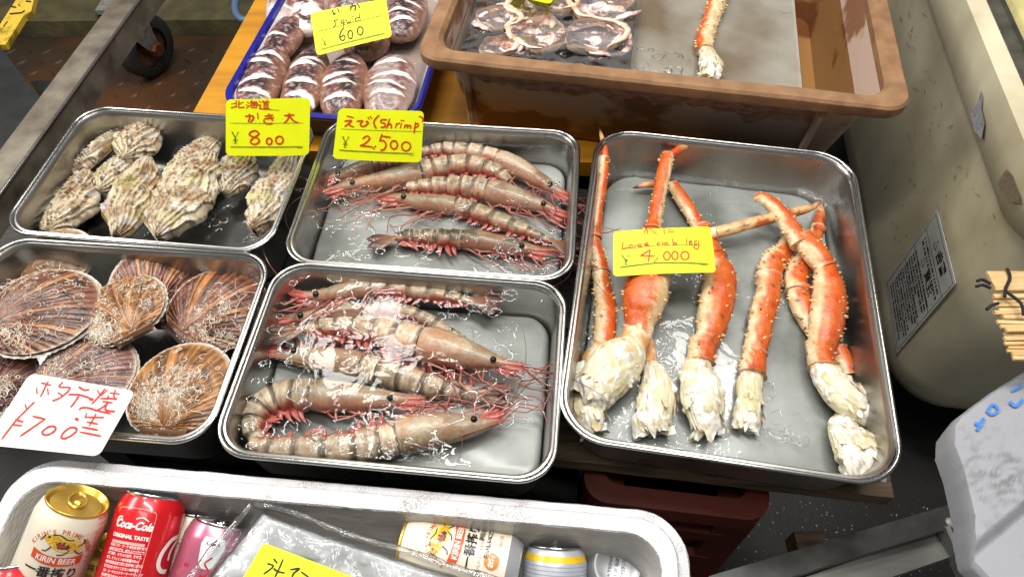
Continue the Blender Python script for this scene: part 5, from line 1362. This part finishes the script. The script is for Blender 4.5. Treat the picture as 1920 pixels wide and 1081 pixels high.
# ------------------------------------------------------------------ cream bin at the right
CREAMP = mat('cream_plastic', C(214, 206, 178), .5, nscale=5, ncol=C(150, 138, 106), namt=.85, nlo=.42, nhi=.72, ndetail=10, bump=.15, bscale=50, stretch=(1, 1, .6))
DARKGAP = mat('shaded_gap', C(74, 72, 62), .6, nscale=40, ncol=C(40, 38, 34), namt=.9)  # shallow groove by the lid, the gap's shade put into its colour
zb0, zb1 = -.30, .20
p0, p1 = P(1620, 330, -.10), P(1690, 740, -.10)
yb = math.atan2(-(p0-p1).x, (p0-p1).y)+math.radians(1.5)
ux, uy = V((math.cos(yb), math.sin(yb), 0)), V((-math.sin(yb), math.cos(yb), 0))
q0 = P(1800, 0, zb1)
BW, BL = .60, 1.05
fy = P(1780, 792, zb0+.03).dot(uy)-.01
left = q0.dot(ux)
cb = ux*(left+BW/2)+uy*(fy+BL/2)
t = thing('plastic_bin', 'big cream plastic bin with a rounded base right of the crab tray', 'bin', (cb.x, cb.y, zb0))
T = Matrix.Rotation(yb, 4, 'Z'); Hh = zb1-zb0
m = M()
loft(m, [(BW-.30, BL-.30, .05, .0), (BW-.15, BL-.15, .10, .004), (BW-.09, BL-.09, .08, .018), (BW-.062, BL-.062, .085, .05), (BW-.054, BL-.054, .085, .09), (BW-.050, BL-.050, .085, Hh-.16), (BW-.045, BL-.045, .085, Hh-.085)], T, close=(True, False), n=12, sub=10)
m.build('bin_wall', CREAMP, t)
m = M(); loft(m, [(BW-.050, BL-.050, .085, Hh-.088), (BW-.03, BL-.03, .088, Hh-.08), (BW-.016, BL-.016, .09, Hh-.03), (BW-.018, BL-.018, .09, Hh), (BW-.075, BL-.075, .078, Hh)], T, close=(False, False), n=12, sub=10); m.build('bin_collar', CREAMP, t)
m = M(); loft(m, [(BW-.073, BL-.073, .078, Hh+.001), (BW-.078, BL-.078, .078, Hh-.006), (BW-.124, BL-.124, .07, Hh-.006), (BW-.128, BL-.128, .07, Hh+.002)], T, close=(False, False), n=12); m.build('shaded_gap', DARKGAP, t)
LIDM = mat('bin_lid', C(196, 186, 128), .5, nscale=14, ncol=C(120, 112, 66), namt=.8, bump=.2, bscale=40)
m = M(); loft(m, [(BW-.126, BL-.126, .07, Hh-.01), (BW-.128, BL-.128, .07, Hh+.008), (BW-.135, BL-.135, .07, Hh+.012), (BW-.19, BL-.19, .055, Hh+.016), (BW-.20, BL-.20, .055, Hh-.02)], T, close=(False, True), n=12); m.build('bin_lid', LIDM, t)
m = M(); loft(m, [(BW-.22, BL-.22, .08, Hh-.016), (BW-.26, BL-.26, .08, Hh+.012), (BW-.5, BL-.5, .04, Hh+.02)], T, close=(False, True), n=8, sub=12, jit=lambda p: V((0, 0, .008*FR(p, 20))))
m.build('lid_contents', mat('green_cover', C(150, 156, 30), .4, nscale=12, ncol=C(60, 60, 26), namt=.9, bump=.5, bscale=30), t)
m = M(); m.box((cb.x-.12, cb.y-.30, FZ), (cb.x+.2, cb.y+.4, zb0-.001)); tag(m.build('low_stand', mat('shaded_stand', C(24, 24, 24), .6), smooth=False), 'added stand under the cream bin, coloured black for the shade there', 'stand')  # stand added below the bin, shade put into its black colour
# chips in the cream paint, and the notice on the wall
def wallpt(px, py, off):
    """point on the leaning left wall under a photo pixel"""
    a = T@V((-(BW-.054)/2, 0, .09)); b = T@V((-(BW-.045)/2, 0, Hh-.085)); up_ = (b-a).normalized(); n_ = uy.cross(up_).normalized()
    n_ = n_ if n_.dot(ux) < 0 else -n_
    o = a+V((cb.x, cb.y, zb0)); d = ray(px, py); k = (o-CAMP).dot(n_)/d.dot(n_); return CAMP+d*k+n_*off
LABELM = mat('notice_paper', C(190, 190, 184), .5, nscale=60, ncol=C(166, 164, 154), namt=.5)
ZR = ZM(1600, 300, 2.078)
lq = [ZR(330, 195), ZR(402, 480), ZR(172, 752), ZR(130, 478)]
m = M(); ix = [m.vert(wallpt(x, y, .0012)) for x, y in lq]+[m.vert(wallpt(x, y, .0002)) for x, y in lq]
m.face(0, 1, 2, 3)
for i in range(4): m.face(i, 4+i, 4+(i+1) % 4, (i+1) % 4)
nl = keep(m.build('notice_sticker', LABELM, smooth=False), t); nl['label'] = 'grey printed warning sticker'
L0, L1, L3 = [V(wallpt(*q, .0014)) for q in (lq[3], lq[0], lq[2])]      # text runs 3->0, lines step towards 2
ea, eb = (L1-L0), (L3-L0); L2c = V(wallpt(*lq[1], .0014))
def stk(u, v, o):
    p = (L0*(1-u)+L1*u)*(1-v)+(L3*(1-u)+L2c*u)*v; return p+ (wallpt(1750, 500, .001)-wallpt(1750, 500, 0))*(o*500)
D = Decal(stk, .2); K_ = C(30, 30, 30)
D.line([(.03, .03), (.97, .03), (.97, .97), (.03, .97), (.03, .03)], .008, K_, False)
D.line([(.80, .03), (.80, .97)], .006, K_, False); D.line([(.58, .03), (.58, .97)], .006, K_, False); D.line([(.40, .03), (.40, .97)], .004, K_, False)
D.text('警告', .88, .62, .10, K_, .003, 0, -PI/2, 1.6); D.text('注意', .66, .66, .10, K_, .002, 0, -PI/2, 1.6)
for v, u in ((.36, .885), (.36, .665)): D.line([(u-.03, v+.05), (u+.045, v), (u-.03, v-.05), (u-.03, v+.05)], .008, K_, False)
rd = random.Random(8)
for k in range(17):
    u = .76-.042*k
    if abs(u-.66) < .035: continue
    v = .12
    while v < .9-(.3*rd.random() if k % 4 == 3 else 0):
        D.rect(u-.011, v, u+.011, v+.016+rd.random()*.02, K_); v += .03+rd.random()*.025
keep(D.m.build('notice_lettering', INK, smooth=False), nl)
for k, pts in enumerate(([(1845, 170), (1838, 195), (1826, 215), (1832, 245), (1846, 262), (1852, 232), (1846, 205), (1849, 182)], [(1893, 318), (1905, 330), (1917, 365), (1918, 382), (1902, 378), (1880, 352), (1876, 345)])):
    m = M(); f = tessellate_polygon([[V((x, y, 0)) for x, y in pts]]); o_ = T@V((-(BW-.022)/2, 0, Hh-.05))+V((cb.x, cb.y, zb0)); ps = []
    for x, y in pts:
        d = ray(x, y); kk = (o_-CAMP).dot(ux)/d.dot(ux); ps.append(CAMP+d*kk-ux*.004)
    iv = [m.vert(p, C(150, 150, 156) if k == 0 else C(120, 104, 84)) for p in ps]
    for a in f: m.face(*[iv[i] for i in a])
    keep(m.build('paint_chip', mat('chip', vc=True, rough=.6, nscale=200, ncol=C(60, 56, 52), namt=.6), smooth=False), t)
rd = random.Random(31); m = M()                # short dark scratches and specks over the wall
for k in range(170):
    px = rd.uniform(1660, 1900); py = rd.uniform(10, 720); an = rd.gauss(1.2, .7); ln = rd.uniform(3, 16); wd = rd.uniform(.35, .8)
    if (px-1700)*.62 < (py-330)*.26-60 and py > 330: continue
    g = mix(C(120, 110, 84), C(70, 62, 48), rd.random()); rows = []
    for i in range(4):
        f = i/3; x = px+math.cos(an)*ln*f; y = py+math.sin(an)*ln*f; w_ = wd*(1-abs(2*f-1)*.7); rows.append([(wallpt(x-math.sin(an)*w_, y+math.cos(an)*w_, .0009), g), (wallpt(x+math.sin(an)*w_, y-math.cos(an)*w_, .0009), g)])
    zz_ = rows[1][0][0]-V((cb.x, cb.y, zb0))
    loc_ = T.inverted()@zz_
    if .09 < loc_.z < Hh-.1 and abs(loc_.y) < BL/2-.09: m.grid(rows)
keep(m.build('scratch_marks', INK, smooth=False), t)
# ------------------------------------------------------------------ broken foam slab at bottom right
out = [(1789, 795), (1800, 778), (1830, 755), (1870, 727), (1925, 693), (2010, 640), (2060, 760), (2080, 1010), (2000, 1150), (1900, 1130), (1872, 1085), (1838, 1050), (1826, 1000), (1828, 970), (1818, 930), (1806, 880), (1795, 850), (1787, 830)]
def fz(x, y): return .17+.00011*(x-1790)+.00004*(y-900)
ps = [P(x, y, fz(x, y)) for x, y in out]
cen = sum(ps, V())/len(ps); dense = []
for i in range(len(ps)):
    a, b = ps[i], ps[(i+1) % len(ps)]; nn = max(2, int((b-a).length/.004))
    for k in range(nn):
        p = a.lerp(b, k/nn); dense.append(p+V((N(p, 40)*.0006+N(p, 300)*.0006, N(p, 40, 3)*.0006+N(p, 300, 3)*.0006, 0)))
sm = P(1866, 885, .18); fold0, fold1 = P(1828, 1004, .17), P(1925, 925, .18); fd = (fold1-fold0); fn_ = V((-fd.y, fd.x, 0)).normalized()
m = M(); vid = {}; NB = len(dense)
def slabv(q, edge):
    key = (round(q.x, 5), round(q.y, 5))
    if key in vid: return vid[key]
    dd = (q-fold0).dot(fn_); z = q.z-.010*sst(.0, -.012, dd)+FR(q, 30)*.0002-(.003 if edge else 0)
    sd = V(((q-sm).x*1.0, (q-sm).y*.8, 0)).length
    c = mix(C(132, 134, 140), C(70, 70, 74), sst(.042, .0, sd+FR(q, 60)*.03)*sst(-.25, .35, FR((q.x*1.3, q.y*2.6, 0), 70, 4))*.85)
    vid[key] = m.vert((q.x, q.y, z), c); return vid[key]
top = [slabv(p, True) for p in dense]; bot = [m.vert(cen.lerp(p, .97)-V((0, 0, .038)), C(132, 134, 140)) for p in dense]
mid = [m.vert(cen.lerp(p, 1.012)-V((0, 0, .016)), C(132, 134, 140)) for p in dense]
for i in range(NB):
    j = (i+1) % NB; m.face(mid[i], mid[j], top[j], top[i]); m.face(bot[i], bot[j], mid[j], mid[i])
m.face(*reversed(bot))
inner = [cen.lerp(p, .965) for p in dense]
it = [slabv(p, False) for p in inner]
for i in range(NB): m.face(top[i], top[(i+1) % NB], it[(i+1) % NB], it[i])
todo = [[inner[i] for i in f] for f in tessellate_polygon([inner])]
while todo:
    q = todo.pop(); L, i = max(((q[i]-q[(i+1) % 3]).length, i) for i in range(3))
    if L > .006:
        a_, b_, c_ = q[i], q[(i+1) % 3], q[(i+2) % 3]; mm = (a_+b_)/2; todo += [[a_, mm, c_], [mm, b_, c_]]
    else:
        ids = [slabv(p, False) for p in q]
        if len(set(ids)) == 3:
            n_ = (q[1]-q[0]).cross(q[2]-q[0]); m.face(*(ids if n_.z > 0 else ids[::-1]))
FOAM2 = mat('grey_foam', vc=True, rough=.6, nscale=9, ncol=C(150, 152, 156), namt=.5, bump=.2, bscale=420)
fs_ = thing('foam_slab', 'broken white foam slab with blue scribbles at the right edge', 'foam slab', (cen.x, cen.y, cen.z-.035))
keep(m.build('foam_sheet', FOAM2), fs_)
BLU = C(48, 116, 200); m = M()
for pts, wd in (([(1845, 783), (1838, 795), (1832, 806)], 7), ([(1828, 792), (1842, 796)], 6), ([(1850, 768), (1860, 776), (1872, 768), (1862, 757), (1852, 768)], 5), ([(1893, 752), (1905, 760), (1918, 748)], 6), ([(1896, 732), (1906, 728), (1916, 722)], 5)):
    pts = spline(pts, 14); rows = []
    for i, (x, y) in enumerate(pts):
        a, b = pts[max(0, i-1)], pts[min(len(pts)-1, i+1)]; l = math.hypot(b[0]-a[0], b[1]-a[1]) or 1; nx, ny = -(b[1]-a[1])/l*wd/2, (b[0]-a[0])/l*wd/2
        rows.append([(P(x+nx, y+ny, fz(x, y)+.0022), BLU), (P(x-nx, y-ny, fz(x, y)+.0022), BLU)])
    m.grid(rows)
keep(m.build('blue_scribble', INK, smooth=False), fs_)
# ------------------------------------------------------------------ bundle of bamboo slats
BAM = mat('bamboo', vc=True, rough=.55, nscale=60, ncol=C(150, 110, 60), namt=.5, stretch=(1, 8, 8))
rd = random.Random(12)
bc = P(1900, 600, .215)
t = thing('bamboo_blind', 'end of a bamboo slat blind tied with black cord at the right edge', 'blind', (bc.x+.1, bc.y, .20))
def stick(px, py, th, z, ln=.36):
    a = P(px, py, z); w2 = th/2*S(px, py, z); yaw = rd.uniform(-.05, .03); T2 = TR(a, yaw); m = M()
    c = mix(C(206, 166, 106), C(170, 126, 72), rd.random())
    rows = []
    for k in range(14):
        x = ln*k/13; row = []
        for j, (yy, zz) in enumerate(((-1, -.4), (-1, .4), (-.7, .6), (.7, .6), (1, .4), (1, -.4))):
            row.append((T2@V((x, yy*w2*(1+.1*N((x*40, j, py), 1)), zz*w2*min(1, .0026/w2)*1.3)), mix(c, C(226, 200, 150), .5+N((x*12, j, py), 1))))
        rows.append(row)
    ix = m.grid(rows, True); m.face(*reversed(ix[0])); keep(m.build('slat', BAM, smooth=False), t)
stick(1857, 527, 44, .222); stick(1862, 556, 10, .218)
yy = 566; xx = 1862
for k in range(15):
    th = rd.uniform(6, 10); stick(xx+rd.uniform(-5, 10), yy, th, .214+rd.uniform(0, .006)); yy += th*.86+rd.uniform(0, 1.5); xx += 2.0
m = M()
for pts in ([(1888, 503), (1894, 520), (1886, 540), (1884, 556)], [(1884, 545), (1905, 560), (1916, 572), (1919, 590)], [(1832, 527), (1842, 524), (1858, 532)], [(1830, 537), (1843, 534), (1858, 540)], [(1850, 580), (1860, 572), (1872, 568)]):
    pp = spline([tuple(P(x, y, .2265)) for x, y in pts], 16); m.sweep([V(p) for p in pp], [.0016]*16, 6, lambda *a: C(14, 14, 16))
keep(m.build('cord', INK), t)
# ------------------------------------------------------------------ step stool frame in the dark
ALUD = mat('stool_metal', C(170, 168, 162), .4, .2, nscale=30, ncol=C(110, 108, 104), namt=.7, bump=.1, bscale=200, stretch=(.2, 1, 1))
def beam(m, a, b, w, h, up=V((0, 0, 1))):
    d = (b-a).normalized(); s = d.cross(up).normalized(); u = s.cross(d)
    q = []
    for p in (a, b):
        for x, y in ((-1, -1), (1, -1), (1, 1), (-1, 1)): q.append(m.vert(p+s*(x*w/2)+u*(y*h/2)))
    for f in ((3, 2, 1, 0), (4, 5, 6, 7), (0, 1, 5, 4), (1, 2, 6, 5), (2, 3, 7, 6), (3, 0, 4, 7)): m.face(*[q[i] for i in f])
t = thing('step_stool', 'dark metal step stool frame on the floor at bottom right', 'stool', tuple(P(1700, 1040, FZ)))
zz = -.12; a, b = P(1330, 1108, zz), P(1795, 968, zz)
m = M(); beam(m, a, b, .026, .04); keep(m.build('top_rail', mat('stool_dark', C(84, 82, 80), .4, .3, nscale=30, ncol=C(36, 36, 35), namt=.7), smooth=False), t)
m = M(); beam(m, a+V((0, -.034, -.012)), b+V((-.03, -.034, -.012)), .03, .018); keep(m.build('lower_rail', ALUD, smooth=False), t)
pa, pb = P(1800, 985, zz+.015), P(1865, 1140, zz-.02)
for k in range(6):
    m = M(); o = V((-.022+.009*k, 0, 0)); beam(m, pa+o, pb+o, .0062, .02); keep(m.build('ribbed_post', ALUD, smooth=False), t)
m = M(); beam(m, P(1822, 955, zz-.03), P(1890, 1130, zz-.05), .045, .012); keep(m.build('side_plate', mat('side_plate', C(84, 84, 84), .5, .4), smooth=False), t)
m = M(); bx = P(1782, 978, zz+.021); m.ball(bx, .006, .006, .002, 14, 6); keep(m.build('rivet', ALUD), t)
m = M(); c_ = P(1525, 1075, -.2); m.box(c_-V((.02, .05, .02)), c_+V((.02, .05, .02)))
tag(m.build('wood_offcut', WOOD, smooth=False), 'small wooden offcut under the step stool rail', 'wood block')
# ------------------------------------------------------------------ steel cart at top left
CART = mat('cart_steel', C(136, 128, 114), .45, .35, nscale=18, ncol=C(70, 58, 44), namt=.9, bump=.2, bscale=120)
DPAN = mat('dark_panel', C(44, 46, 44), .4, .3, nscale=30, ncol=C(30, 32, 30), namt=.8, bump=.1, bscale=200)
zc = .02
A1, B1 = P(262, 0, zc), P(0, 365, zc); d = (A1-B1).normalized(); sl = V((-d.y, d.x, 0))
t = thing('steel_cart', 'grey steel cart frame with a dark panel left of the oysters', 'cart', (-1.0, 1.1, FZ))
m = M(); A2, B3 = A1+d*.5, B1-d*.25
vv = [m.vert(p+o) for p in (B3, A2) for o in (V((0, 0, 0)), sl*.050, sl*.050+V((0, 0, -.048)), V((0, 0, -.048)))]
for f in ((0, 1, 5, 4), (1, 2, 6, 5), (2, 3, 7, 6), (3, 0, 4, 7), (0, 3, 2, 1), (4, 5, 6, 7)): m.face(*[vv[i] for i in f])
keep(m.build('side_beam', CART, smooth=False), t)
m = M(); m.sweep([B3+V((0, 0, .0005)), A2+V((0, 0, .0005))], [.0028, .0028], 8); keep(m.build('beam_edge', STEELRIM), t)
m = M(); q = [P(0, 88, -.02), P(98, 213, -.02), P(-5, 372, -.02), P(-420, 500, -.02), P(-420, -100, -.02)]
top = [m.vert(p) for p in q]; bot = [m.vert(p-V((0, 0, .03))) for p in q]; m.face(*reversed(top)); m.face(*bot)
for i in range(5): m.face(top[i], top[(i+1) % 5], bot[(i+1) % 5], bot[i])
keep(m.build('dark_panel', DPAN, smooth=False), t)
m = M(); q = [P(56, 152, -.12), P(100, 150, -.12), P(122, 178, -.12), P(85, 190, -.12)]; top = [m.vert(p) for p in q]; bot = [m.vert(p-V((0, 0, .03))) for p in q]; m.face(*reversed(top)); m.face(*bot)
for i in range(4): m.face(top[i], top[(i+1) % 4], bot[(i+1) % 4], bot[i])
keep(m.build('foot_bracket', DPAN, smooth=False), t)
for x in (-.2, -.55):          # legs carrying the cart, mostly out of view
    m = M(); p = B3+d*.1+V((x, 0, -.05)); m.box((p.x-.02, p.y-.02, FZ), (p.x+.02, p.y+.02, -.05)); keep(m.build('cart_leg', CART, smooth=False), t)
# caster
gr = P(300, 134, FZ+.006); s = S(300, 134, FZ); wr = 56*s; wc = gr+V((-.005, .0, wr))
ax = V((.90, -.42, 0)).normalized(); cs_ = thing('caster_wheel', 'black rubber caster with a grey steel fork on the rusty plate', 'caster', tuple(gr))
def lathe(m, c, ax, prof, n=32, col=(.5, .5, .5)):
    a = ax.orthogonal().normalized(); b = ax.cross(a); rows = []
    for r, h in prof: rows.append([(c+ax*h+a*(r*math.cos(2*PI*j/n))+b*(r*math.sin(2*PI*j/n)), col) for j in range(n)])
    m.grid(rows, True)
hw = .022
m = M(); lathe(m, wc, ax, [(wr*.62, -hw), (wr*.9, -hw), (wr, -hw*.6), (wr, hw*.6), (wr*.9, hw), (wr*.62, hw)]); keep(m.build('tyre', mat('rubber', C(36, 36, 36), .7, nscale=60, ncol=C(56, 54, 50), namt=.5)), cs_)
RUST2 = mat('rusty_hub', C(84, 62, 46), .6, .4, nscale=60, ncol=C(110, 52, 26), namt=.9)
m = M(); lathe(m, wc, ax, [(0, -hw*.5), (wr*.63, -hw*.6), (wr*.63, hw*.5), (wr*.3, hw*.3), (wr*.22, hw*1.1), (0, hw*1.1)]); keep(m.build('hub', RUST2), cs_)
m = M()
GALV = mat('galvanised', C(140, 138, 132), .5, .2, nscale=70, ncol=C(90, 88, 84), namt=.8)
for sg in (-1, 1):
    rows = []
    for k in range(9):
        f = k/8; wdt = .05*(1-f)+.016*f; c0 = wc+ax*sg*(hw+.008)+V((0, 0, wr*1.55*(1-f)))-V((ax.y, -ax.x, 0))*(-.03*(1-f)*1)
        sv = V((-ax.y, ax.x, 0)); rows.append([(c0-sv*wdt, (.5,)*3), (c0+ax*sg*.006, (.5,)*3), (c0+sv*wdt, (.5,)*3), (c0-ax*sg*.003, (.5,)*3)])
    m.grid(rows, True)
m.box(wc+V((-.05, -.05, wr*1.5)), wc+V((.05, .05, wr*1.5+.012)))
keep(m.build('fork', GALV), cs_)
m = M(); lathe(m, wc, ax, [(0, hw+.026), (.016, hw+.026), (.019, hw+.018), (.019, hw+.004)], 6); keep(m.build('axle_nut', RUST2, smooth=False), cs_)
# yellow notice strip at the far top left
m = M(); zz = -.05; q = [P(-4, 52, zz), P(38, -12, zz), P(66, -10, zz), P(58, 22, zz), P(44, 30, zz), P(10, 84, zz), P(-12, 84, zz)]
top = [m.vert(p) for p in q]; bot = [m.vert(p-V((0, 0, .012))) for p in q]; m.face(*reversed(top)); m.face(*bot)
for i in range(7): m.face(top[i], top[(i+1) % 7], bot[(i+1) % 7], bot[i])
sg = thing('yellow_strip', 'worn yellow plastic strip with dark marks, top left corner', 'strip', tuple(q[0]))
keep(m.build('strip_body', mat('worn_yellow', C(206, 172, 56), .45, nscale=30, ncol=C(110, 84, 30), namt=.8, nlo=.5, nhi=.62), smooth=False), sg)
m = M()
for pts in ([(20, 12), (30, 14)], [(24, 8), (24, 20)], [(34, 8), (38, 12)], [(48, 2), (58, 3)], [(46, 20), (40, 24), (18, 26)], [(14, 40), (6, 50)]):
    rows = [[(P(x, y-1.3, zz+.001), C(20, 18, 14)), (P(x, y+1.3, zz+.001), C(20, 18, 14))] for x, y in pts]; m.grid(rows)
keep(m.build('dark_marks', INK, smooth=False), sg)
m = M(); m.box(P(8, 92, -.14)-V((.25, .0, .02)), P(8, 92, -.14)+V((.0, .02, .0))); 
pp = spline([tuple(P(x, y, -.06)) for x, y in ((470, -30), (450, -16), (441, 8), (444, 28), (458, 38), (480, 30))], 24)
m = M(); m.sweep([V(p) for p in pp], [.0075]*24, 10); tag(m.build('hose', mat('blue_hose', C(70, 92, 120), .5), smooth=True), 'dull blue hose looping beside the squid tray', 'hose')
